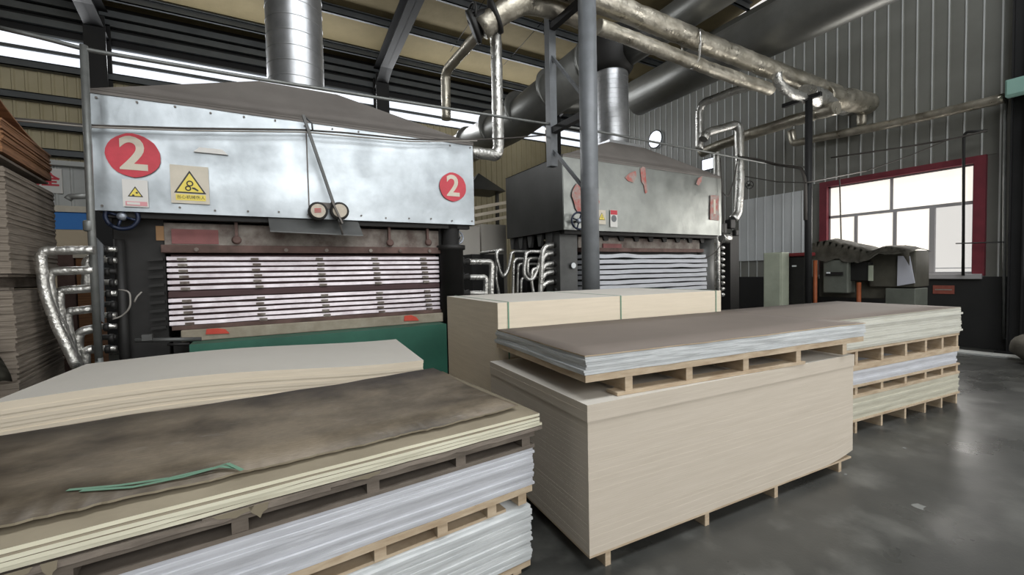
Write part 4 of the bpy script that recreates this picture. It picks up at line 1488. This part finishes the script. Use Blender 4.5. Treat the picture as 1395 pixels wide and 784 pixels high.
# hooked riser pair at the right end of press 1
pipe('riser_pipe', [at(953, 204, Y=6.4), at(953, 150, Y=6.4), at(958, 140, Y=6.3), at(1000, 124, Y=5.7), at(1040, 112, Y=5.2)], .085, 'hooked foil riser behind the right end of the number 1 hood', 'foil', .15, .08)
pipe('riser_pipe', [at(958, 190, Y=6.2), at(962, 181, Y=6.2), at(1003, 170, Y=5.95), at(1007, 176, Y=5.9), at(1008, 250, Y=5.9), at(1005, 292, Y=5.9), at(998, 300, Y=5.9)], .095, 'bright foil riser dropping beside the right end of the number 1 hood', 'foil', .12, .09)
pipe('riser_pipe', [at(976, 202, Y=7.0), at(977, 232, Y=7.0), Vector((at(977, 232, Y=7.0).x, 7.0, 0.0))], .09, 'short foil riser stub standing behind the number 1 hood corner', 'foil', .1, .08)
t = thing('gate_valve', at(1021, 252, Y=5.85), 'thin dark handwheel beside the bright foil riser', 'valve')
handwheel(t, at(1021, 252, Y=5.85), (-.8, -1, 0), .085, 'press_black', 'press_black', 4, .01)

# pipes over the press 2 hood
pipe('steam_pipe', [at(608, 163, Y=6.6), at(607, 104, Y=6.6), at(610, 94, Y=6.5), at(650, 48, Y=5.6), at(672, 30, Y=5.3)], .075, 'slanting foil pipe bending down behind the number 2 hood', 'foil_dusty', .15, .08)
pipe('steam_pipe', [at(640, 207, Y=5.75), at(676, 212, Y=5.75), at(679, 204, Y=5.75), at(676, 60, Y=5.6), at(674, 30, Y=5.5)], .085, 'vertical foil pipe with an elbow entering the number 2 hood', 'foil', .1, .09)
pipe('steam_main', [at(655, 40, Y=5.35), at(690, 12, Y=5.15), at(720, 2, Y=5.1), at(770, 16, Y=5.15), at(800, 28, Y=5.15)], .15, 'dark dusty steam main with a valve above the rack hanger', 'foil_dusty', .35, .08)
t = thing('pipe_valve', at(662, 22, Y=5.35), 'black valve with handwheel on the dusty main high above number 2 press', 'valve')
bm = NB()
lathe(bm, at(660, 30, Y=5.35), Vector((1, -.6, .5)), [(.15, -.2), (.22, -.19), (.22, -.14), (.14, -.1), (.16, 0), (.14, .1), (.22, .14), (.22, .19), (.15, .2)], 16)
build('valve_body', bm, 'press_black', t)
handwheel(t, at(643, 18, Y=5.35), (-1, 0, 0), .13, 'press_black', 'press_black', 4, .016)
tube('stem', [at(643, 18, Y=5.35), at(660, 27, Y=5.35)], .025, 'press_black', t, 0, 8)

# ---- nested foil loops at the left end of press 2
names = ('outermost', 'second', 'third', 'innermost')
loops = [
    [(128, 341), (60, 342), (55, 350), (60, 395), (76, 442), (97, 484), (104, 500)],
    [(128, 368), (69, 370), (66, 378), (72, 423), (90, 463), (101, 488), (108, 502)],
    [(128, 393), (82, 396), (80, 403), (81, 434), (95, 474), (105, 494), (110, 506)],
    [(127, 421), (93, 425), (91, 432), (95, 463), (103, 490), (107, 508)]]
for k, L in enumerate(loops):
    yv = 5.18 + .12 * k
    pipe('loop_pipe', [at(px, py, Y=yv) for px, py in L], .038, names[k] + ' foil-wrapped loop pipe at the left end of number 2 press', 'foil', .08, .10, .04)
for k, (L, lab) in enumerate(((((128, 448), (110, 452), (106, 460), (107, 500)), 'short low foil pipe inside the left pipe loops'), (((127, 476), (116, 478), (116, 500)), 'lowest short foil pipe inside the left pipe loops'), (((128, 352), (119, 356), (118, 395)), 'short vertical foil stub between the left pipe loops'))):
    pipe('loop_pipe', [at(px, py, Y=5.62) for px, py in L], .042, lab, 'foil', .06, .1, .04)
t = thing('valve_manifold', (-1.45, 5.6, 0), 'tall valve manifold with many fittings beside the left foil loops', 'manifold')
q = at(131, 330, Y=5.5)
bm = NB()
prism(bm, [at(125, 318, Y=5.42), at(140, 334, Y=5.42), at(141, 440, Y=5.42), at(128, 430, Y=5.42)], (0, .03, 0))
build('mounting_plate', bm, 'steel_post', t)
tube('header', [(-1.33, 5.72, 0), (-1.33, 5.72, 1.95)], .045, 'press_black', t)
for k in range(10):
    py = 340 + k * 15
    qa, qb = at(139, py, Y=5.62), at(159, py, Y=5.62)
    bm = NB()
    sweep(bm, [qa, qb], .028, 10, .1)
    o = build('stub', bm, 'foil' if k % 3 != 2 else 'press_black', t)
    bm = NB()
    lathe(bm, at(144 + (k * 7) % 12, py + 1, Y=5.6), (1, 0, 0), [(.03, -.02), (.042, -.015), (.042, .015), (.03, .02)], 10)
    build('collar', bm, 'press_black', o)
tube('hose', [at(162, 395, Y=5.6), at(177, 397, Y=5.55), at(178, 420, Y=5.55), at(165, 432, Y=5.6), at(150, 436, Y=5.6)], .008, 'cable_pale', t, .1, 8)
tube('hose', [at(193, 398, Y=5.7), at(186, 405, Y=5.68), at(183, 412, Y=5.68)], .008, 'cable_pale', t, .1, 8)
# ---- foil loops at the right end of press 2
for k, (y0, xx, lab) in enumerate(((357, 669, 'upper'), (378, 661, 'middle'), (400, 660, 'lower'))):
    pipe('branch_pipe', [at(632, y0, Y=6.0), at(xx, y0, Y=6.0), at(xx + 1, y0 + 6, Y=6.0), at(xx - 1, 440, Y=6.0)], .045 - .002 * k, lab + ' white foil branch pipe at the right end of number 2 press', 'foil', .08, .06, .05)
    t = thing('branch_valve', at(634, y0, Y=5.98), lab + ' black valve on the foil branch right of number 2 press', 'valve')
    bm = NB()
    lathe(bm, at(634, y0, Y=5.98), (1, 0, 0), [(.03, -.10), (.075, -.08), (.075, -.03), (.04, -.01), (.06, .05), (.04, .07)], 12)
    build('valve_body', bm, 'press_black', t)
    tube('valve_stem', [at(631, y0, Y=5.98), at(624, y0, Y=6.0)], .03, 'press_black', t, 0, 8)
tube('riser_hose', [at(622, 345, Y=6.15), at(624, 370, Y=6.15), at(623, 400, Y=6.15), at(632, 415, Y=6.15)], .03, 'foil', None, .05, 10, .12, .04)
tag(SC.objects['riser_hose'], 'thin crinkled foil hose behind the three black branch valves', 'hose')
# ---- drooping foil hoses at the left side of press 1
hoses = [
    ([(686, 341), (678, 341), (676, 350), (682, 372), (686, 378), (693, 368), (697, 345), (701, 343), (716, 343)], .030, 6.6, 'wide drooping foil hose left of the number 1 press sides, farthest from its column'),
    ([(677, 345), (676, 380), (680, 402)], .028, 6.8, 'foil hose falling straight at the far rear of number 1 press side'),
    ([(722, 353), (703, 353), (700, 358), (699, 402)], .028, 6.4, 'squared foil hose loop left of number 1 press, largest of the nested three'),
    ([(722, 360), (708, 360), (706, 364), (705, 402)], .024, 6.3, 'squared foil hose loop left of number 1 press, middle of the nested three'),
    ([(722, 379), (712, 379), (710, 384), (710, 402)], .024, 6.2, 'squared foil hose loop left of number 1 press, smallest of the nested three'),
    ([(717, 343), (714, 366), (714, 376), (721, 382), (727, 380), (733, 366), (738, 345), (746, 334)], .030, 6.0, 'long drooping foil hose reaching up to the number 1 hood'),
    ([(719, 352), (719, 372), (722, 377)], .028, 6.1, 'short straight foil hose among the drooping hoses'),
    ([(725, 366), (724, 384), (727, 402)], .026, 6.0, 'thin upright foil hose among the drooping hoses'),
]
for L, r, yv, lab in hoses:
    P_ = [at(px, py, Y=yv) for px, py in L]
    if L[-1][1] > 400: P_.append(Vector((P_[-1].x, P_[-1].y, .02)))
    if L[0][0] > 715 and L[0][1] < 380: P_.insert(0, Vector((4.3, P_[0].y, P_[0].z)))
    if L[0][0] == 686: P_.insert(0, P_[0] + Vector((.06, 1.05, 0)))
    if L[-1] == (716, 343): P_.append(Vector((4.3, P_[-1].y, P_[-1].z)))
    if L[-1] == (722, 377): P_.append(Vector((4.3, P_[-1].y + .1, P_[-1].z - .05)))
    pipe('steam_hose', P_, r, lab, 'foil', .08, .08, .05, 10, None, 'hose')
order = ('first', 'second', 'third', 'fourth', 'lowest')
for k, py in enumerate((334, 345, 359, 371, 384)):
    pipe('outlet_pipe', [at(756, py, Y=5.95), at(744, py + 1, Y=5.95), at(739 - k * .3, py + 9, Y=5.95), at(736, 402, Y=5.95 + .05 * k), at(736, 402, Y=5.95 + .05 * k) * 1.0 - Vector((0, 0, .6))], .042, order[k] + (' foil outlet elbow, counted downward, on the number 1 press side' if k < 4 else ' foil outlet elbow on the number 1 press side'), 'foil', .1, .06, .05, 12)
t = thing('valve_manifold', (4.1, 5.95, 0), 'black valve manifold feeding the foil outlet elbows of number 1 press', 'manifold')
tube('header', [at(763, 332, Y=5.92), Vector((at(763, 332, Y=5.92).x, 5.92, 0))], .05, 'press_black', t)
for k, py in enumerate((334, 345, 359, 371, 384, 396)):
    q = at(760, py, Y=5.92)
    bm = NB()
    lathe(bm, q, (1, -.2, 0), [(.03, -.08), (.06, -.07), (.06, -.02), (.035, 0), (.055, .03), (.03, .09)], 10)
    build('valve_body', bm, 'press_black', t)
    tube('valve_lever', [q, q + Vector((.2, -.12, 0))], .01, 'press_grey', t, 0, 6)
box('rear_casing', 3.4, 4.1, 7.6, 8.3, 0, 1.9, 'press_black', None)
tag(SC.objects['rear_casing'], 'dark steel casing standing behind the drooping foil hoses', 'casing')
q0, q1 = at(632, 345, Y=8.4), at(690, 405, Y=8.4)
t = thing('carton_stack', (4.2, 8.7, 0), 'grey-brown wrapped pallet load standing between the two presses', 'pallet load')
box('load', at(622, 340, Y=8.4).x, at(654, 340, Y=8.4).x, 8.4, 9.4, .1, at(640, 309, Y=8.4).z, 'board_top', t)
box('load', at(656, 340, Y=8.6).x, at(690, 340, Y=8.6).x, 8.6, 9.4, .1, at(670, 306, Y=8.6).z, 'board_top', t)
box('skid', at(622, 340, Y=8.4).x, at(690, 340, Y=8.6).x, 8.45, 9.3, 0, .1, 'pallet_grey', t)
# dark tent-shaped hopper seen between the presses
c = at(660, 258, Y=10.4)
t = thing('hopper', (c.x, 10.7, 0), 'dark pyramid hopper hanging on a frame between the two presses', 'hopper')
bm = NB()
s = .55
ap = at(652, 236, Y=10.7)
lo = [bm.verts.new(p) for p in ((c.x - s, 10.2, c.z - .05), (c.x + s, 10.2, c.z - .05), (c.x + s, 11.2, c.z - .05), (c.x - s, 11.2, c.z - .05))]
hi = bm.verts.new((ap.x, 10.7, ap.z))
for i in range(4): bm.faces.new((lo[i], lo[(i + 1) % 4], hi))
bm.faces.new(lo[::-1])
build('cone', bm, 'hood_dark', t)
for k in range(3):
    qa, qb = at(646, 284 + 10 * k, Y=10.2), at(690, 276 + 10 * k, Y=10.2)
    bm = NB()
    bar(bm, qa, qb, .08, .08)
    build('rail', bm, 'board_pale', t)
for dx in (-.5, .5):
    box('leg', c.x + dx - .04, c.x + dx + .04, 10.6, 10.68, 0, c.z - .05, 'hood_dark', t)

# ================================================================== CONDUITS AND CABLES
t = thing('conduit_post', (-1.44, 5.3, 0), 'slim galvanised conduit standing upright at the left end of number 2 press', 'conduit')
top = at(114, 62, Y=5.3)
tube('pipe', [at(135, 492, Y=5.3) * 1.0, at(124, 300, Y=5.3), top], .030, 'conduit', t)
bm = NB()
lathe(bm, at(121, 308, Y=5.3), (0, 0, 1), [(.03, -.05), (.04, -.04), (.04, .04), (.03, .05)], 10)
build('coupling', bm, 'conduit', t)
tube('foot', [at(135, 488, Y=5.3), Vector((at(135, 488, Y=5.3).x, 5.3, 0))], .030, 'conduit', t)
L1 = [(0, 38), (60, 52), (118, 68), (330, 104), (520, 134), (700, 162), (813, 179), (978, 210), (1040, 222), (1098, 228)]
pipe('long_conduit', [at(px, py, Y=5.3) for px, py in L1], .020, 'thin grey conduit running level past both press hoods', 'conduit', .1, 0, None, 8, None, 'conduit')
for k, (L, lab) in enumerate((([(0, 160), (60, 165), (120, 171), (250, 175), (410, 177), (470, 181), (560, 190), (640, 191), (700, 188), (745, 184)], 'upper sagging cable crossing the number 2 hood front'), ([(0, 162), (120, 173), (260, 178), (415, 180), (480, 186), (560, 193), (650, 192)], 'lower sagging cable crossing the number 2 hood front'))):
    pipe('sagging_cable', [at(px, py, Y=5.44 - .03 * k) for px, py in L], .011 - .002 * k, lab, 'cable_pale' if k else 'cable', .1, 0, None, 6, None, 'cable')
q = [(0, 60), (60, 73), (130, 88)]
pipe('cross_conduit', [at(92, 272, Y=5.5), at(96, 268, Y=5.5), at(120, 267, Y=5.45)], .028, 'short bent pale pipe sticking out left of the upright conduit', 'conduit', .05, 0, None, 10)
pipe('electric_cable', [at(1005, 214, Y=5.8), at(1030, 217, Y=5.5), at(1060, 225, Y=5.0), at(1092, 229, Y=4.3), at(1097, 245, Y=4.15), at(1097, 300, Y=4.08)], .028, 'thick black cable reaching from the foil riser to the slim post', 'cable', .1, 0, None, 8, None, 'cable')
pipe('electric_cable', [at(1012, 240, Y=5.9), at(1060, 248, Y=5.4), at(1098, 249, Y=4.1), at(1180, 233, X=10.75)], .012, 'thin dark cable sagging behind the slim post towards the window', 'cable', .1, 0, None, 6, None, 'cable')
pipe('electric_cable', [at(1132, 215, X=10.8), at(1230, 201, X=10.8), at(1300, 189, X=10.8), at(1345, 178, X=10.8)], .018, 'straight dark conduit on the wall just above the red window head', 'cable', .1, 0, None, 8, None, 'conduit')
pipe('electric_cable', [at(1142, 216, X=10.7), at(1144, 250, X=10.7), at(1146, 330, X=10.7)], .014, 'dark cable hanging down over the left of the red-framed window', 'cable', .1, 0, None, 6, None, 'cable')
pipe('electric_cable', [at(1145, 240, X=10.7), at(1180, 233, X=10.75), at(1240, 212, X=10.8), at(1290, 191, X=10.8)], .010, 'thin cable looping up across the red window head', 'cable', .1, 0, None, 6, None, 'cable')
pipe('window_bar', [at(1345, 178, X=10.82), at(1316, 180, X=10.82), at(1313, 186, X=10.82), at(1312, 376, X=10.82)], .022, 'dark upright pipe standing before the right part of the window', 'press_black', .1, 0, None, 8, None, 'pipe')
pipe('window_bar', [at(1302, 332, X=10.8), at(1368, 330, X=10.8)], .012, 'thin level rod from the window to the wall column', 'press_black', .1, 0, None, 6, None, 'rod')
for k, (px, py) in enumerate(((980, 225), (985, 330))):
    pass
pipe('electric_cable', [at(981, 215, Y=5.5), at(984, 260, Y=5.5), at(987, 325, Y=5.5), at(975, 345, Y=5.52), at(960, 352, Y=5.55)], .010, 'thin black cable dropping along the right edge of the number 1 hood', 'cable', .15, 0, None, 6, None, 'cable')
pipe('electric_cable', [at(1006, 210, Y=5.8), at(1000, 245, Y=5.75), at(992, 270, Y=5.7), at(984, 262, Y=5.65)], .012, 'looped black cable between the bright riser and the number 1 hood', 'cable', .2, 0, None, 6, None, 'cable')

# ================================================================== THINGS BY THE WINDOW
XM = 9.25
t = thing('covered_machine', (9.6, 3.6, 0), 'grey machine under a rumpled tarp in front of the window', 'machine')
def mb(name, x0p, y0p, x1p, y1p, X, dep, m, bev=.01):
    a, b = at(x0p, y0p, X=X), at(x1p, y1p, X=X)
    return box(name, X, X + dep, min(a.y, b.y), max(a.y, b.y), min(a.z, b.z), max(a.z, b.z), m, t, bev)
cb = mb('control_box', 1121, 355, 1155, 400, XM, .3, 'machine_grey', .02)
qa, qb = at(1126, 371, X=XM), at(1149, 374, X=XM)
box('handle', XM - .03, XM, qb.y, qa.y, qb.z - .02, qa.z, 'press_black', cb, .004)
qa = at(1129, 372, X=XM - .02)
box('latch', XM - .045, XM - .03, qa.y - .03, qa.y + .03, qa.z - .015, qa.z + .015, 'gauge_face', cb)
mb('body', 1116, 352, 1216, 408, XM + .32, .6, 'machine_olive')
mb('neck', 1158, 358, 1184, 383, XM + .1, .3, 'press_black')
lt = mb('label_tag', 1183, 362, 1189, 383, XM + .08, .02, 'cabinet_green', 0)
mb('housing', 1184, 344, 1247, 392, XM + .25, .6, 'machine_olive', .02)
q0 = [at(1223, 349, X=XM + .22), at(1239, 349, X=XM + .22), at(1246, 386, X=XM + .22), at(1222, 390, X=XM + .22)]
bm = NB()
prism(bm, q0, (.025, 0, 0))
build('screen_panel', bm, 'panel_white', t)
mb('lower_case', 1206, 393, 1246, 440, XM + .2, .55, 'machine_grey')
for (xa, xb, X) in ((1108, 1113, XM - .1), (1168, 1172, XM + .1)):
    a, b = at(xa, 355 if xa < 1120 else 385, X=X), at(xb, 415, X=X)
    tube('leg', [Vector((X, (a.y + b.y) / 2, 0)), Vector((X, (a.y + b.y) / 2, a.z))], .035, 'orange_pipe', t, 0, 10)
box('plinth', XM - .1, XM + .95, at(1247, 400, X=XM).y, at(1118, 400, X=XM).y, 0, .55, 'press_black', t)
# rumpled tarp over the machine
bm = NB()
nx, ny = 34, 10
ridge = [(1108, 337), (1122, 330), (1138, 327), (1150, 331), (1165, 334), (1180, 337), (1196, 342), (1208, 337), (1222, 336), (1240, 338), (1250, 342)]
low = [(1108, 356), (1122, 353), (1138, 357), (1150, 352), (1165, 357), (1180, 358), (1196, 354), (1208, 345), (1222, 347), (1240, 345), (1252, 366)]
def interp(L, px):
    for (xa, ya), (xb, yb) in zip(L, L[1:]):
        if xa <= px <= xb: return ya + (yb - ya) * (px - xa) / (xb - xa)
    return L[-1][1]
g = []
for i in range(nx + 1):
    px = 1108 + 142 * i / nx
    zt_ = at(px, interp(ridge, px), X=XM + .3)
    zl_ = at(px, interp(low, px), X=XM - .02)
    row = []
    for j in range(ny + 1):
        tt = j / ny
        if tt < .4:
            q = Vector((XM - .03 + .05 * noise.noise(Vector((i * .5, j, 1))), zt_.y, zl_.z + (zt_.z - .02 - zl_.z) * (tt / .4)))
        else:
            q = Vector((XM - .03 + .95 * (tt - .4) / .6, zt_.y, zt_.z - .02 + .05 * math.sin((tt - .4) / .6 * 3.14) * (1 if True else 0)))
        q += Vector((0, 0, .02 * noise.noise(Vector((i * .6, j * .6, 7)))))
        row.append(bm.verts.new(q))
    g.append(row)
for i in range(nx):
    for j in range(ny): bm.faces.new((g[i][j], g[i + 1][j], g[i + 1][j + 1], g[i][j + 1])).smooth = True
bmesh.ops.solidify(bm, geom=bm.faces[:], thickness=.012)
build('tarp', bm, 'tarp', t)
# cabinet and bin left of the slim post
Xc = 8.6
t = thing('cabinet', (Xc + .2, 4.9, 0), 'greenish white metal cabinet by the dark red-lidded bin', 'cabinet')
a, b = at(1040, 345, X=Xc), at(1065, 345, X=Xc)
box('body', Xc, Xc + .26, b.y, a.y, .35, a.z, 'cabinet_green', t, .01)
box('door', Xc - .02, Xc, b.y + .02, a.y - .02, .4, a.z - .02, 'cabinet_green', t, .006)
box('plinth', Xc + .02, Xc + .24, b.y + .02, a.y - .02, 0, .35, 'press_black', t)
Xd = 8.9
t = thing('bin', (Xd + .3, 4.5, 0), 'black bin with a dark red lid behind the slim rack post', 'bin')
a, b = at(1066, 347, X=Xd), at(1099, 343, X=Xd)
box('body', Xd, Xd + .26, b.y + .02, a.y - .02, 0, a.z - .05, 'press_black', t, .03)
box('lid', Xd - .03, Xd + .29, b.y - .02, a.y + .03, a.z - .05, a.z + .02, 'red_lid', t, .02)
box('label_spot', Xd - .006, Xd, (a.y + b.y) / 2 - .04, (a.y + b.y) / 2 + .04, a.z - .25, a.z - .22, 'gauge_face', t)
# red plate on the plinth
a, b = at(1271, 389, X=XR - .07), at(1300, 401, X=XR - .07)
t = thing('name_plate', (XR - .07, (a.y + b.y) / 2, b.z), 'small faded red plate on the black plinth under the window', 'plate')
box('plate', XR - .075, XR - .06, b.y, a.y, b.z, a.z, 'brick_plate', t)
box('stripe', XR - .079, XR - .075, b.y + .03, a.y - .03, (a.z + b.z) / 2 - .01, (a.z + b.z) / 2 + .01, 'rust_pale', t)
# sack at the foot of the wall column
c = at(1386, 476, Z=0)
c = Vector((9.9, 1.62, 0))
bm = NB()
bmesh.ops.create_icosphere(bm, subdivisions=3, radius=1)
for v in bm.verts:
    n_ = 1 + .16 * noise.noise(v.co * 1.7)
    v.co = Vector((c.x + v.co.x * .34 * n_, c.y + v.co.y * .30 * n_, max(0, .24 + v.co.z * .27 * n_)))
tag(build('sack', bm, 'sack', None, True), 'lumpy dusty grey sack slumped at the foot of the wall column', 'sack')
# teal box high on the wall column
q = at(1388, 117, X=10.6)
t = thing('junction_box', (10.6, q.y, q.z - .14), 'pale teal box fixed high on the dark wall column', 'box')
box('casing', 10.55, 10.7, q.y - .22, q.y + .14, q.z - .14, q.z + .13, 'teal', t, .01)
box('cover', 10.535, 10.55, q.y - .2, q.y + .12, q.z - .12, q.z + .11, 'teal', t, .004)
# pale panel right of the column
box('wall_patch', XR - .05, XR - .01, .4, 1.98, 1.0, 4.3, 'wall_pale', wr)

# ---- sign on the rear wall at the left
a, b = at(24, 226, Y=12.83), at(86, 264, Y=12.83)
t = thing('safety_sign', ((a.x + b.x) / 2, 12.84, b.z), 'white sign with red characters half hidden behind the tall left stack', 'sign')
box('plate', a.x, b.x, 12.825, 12.855, b.z, a.z, 'sign_white', t)
text('characters', '安全', (b.x - a.x) * .44, ((a.x + b.x) / 2, 12.82, (a.z + b.z) / 2), (1, 0, 0), (0, 0, 1), 'sign_red', t, .004, .01)
for dz in (.15,):
    bm = NB()
    bar(bm, (a.x + .2, 12.84, a.z), (a.x + .2, 12.84, 4.05), .02, .02)
    bar(bm, (b.x - .2, 12.84, a.z), (b.x - .2, 12.84, 4.05), .02, .02)
    build('hanger', bm, 'conduit', t)

# ---- clutter seen through the left pipe loops
for (px, py, w_, h_, m, lab) in ((88, 352, 26, 24, 'rust', 'reddish crate standing far behind the left pipe loops, beside the brown one'), (112, 356, 20, 20, 'card_brown', 'brown crate standing far behind the left pipe loops')):
    a, b = at(px - w_ / 2, py - h_ / 2, Y=8.2), at(px + w_ / 2, py + h_ / 2, Y=8.2)
    t = thing('crate', ((a.x + b.x) / 2, 8.5, 0), lab, 'crate')
    box('body', a.x, b.x, 8.2, 8.8, .12, a.z - .06, m, t, .01)
    box('lid', a.x - .02, b.x + .02, 8.18, 8.82, a.z - .06, a.z, 'sign_cream', t, .005)
    box('runner', a.x + .05, b.x - .05, 8.22, 8.78, 0, .12, 'pallet_grey', t)

# ---- torn pale scraps hanging from the top tier of the near pile
f_ = FF(.02)
for k, (px, wd_, hg) in enumerate(((352, .06, .045), (318, .12, .022), (75, .035, .045), (20, .1, .022), (500, .12, .015))):
    a = (at(px, 690, Y=1.75) - f_.o).dot(f_.u)
    bm = NB()
    pts = [(-.5, .004), (.5, .004), (.42, -.45 * hg), (.2, -hg * .6), (.05, -hg), (-.1, -hg * .75), (-.38, -.4 * hg)]
    prism(bm, [f_.p(a + p_ * wd_, -.030, .738 + q_) for p_, q_ in pts], f_.v * -.0015)
    build('paper_scrap', bm, 'veneer_dusty')
    tag(bpy.context.scene.objects[[o.name for o in bpy.data.objects if o.name.startswith('paper_scrap')][-1]], ('torn pointed paper scrap hanging under the cream sheets at the near pile block', 'wide torn paper scrap beside the pointed one under the cream sheets', 'narrow torn paper scrap under the cream sheets near the loose strap end', 'broad low paper scrap under the cream sheets left of the loose strap', 'long thin paper scrap under the cream sheets right of the loose strap')[k], 'paper scrap')
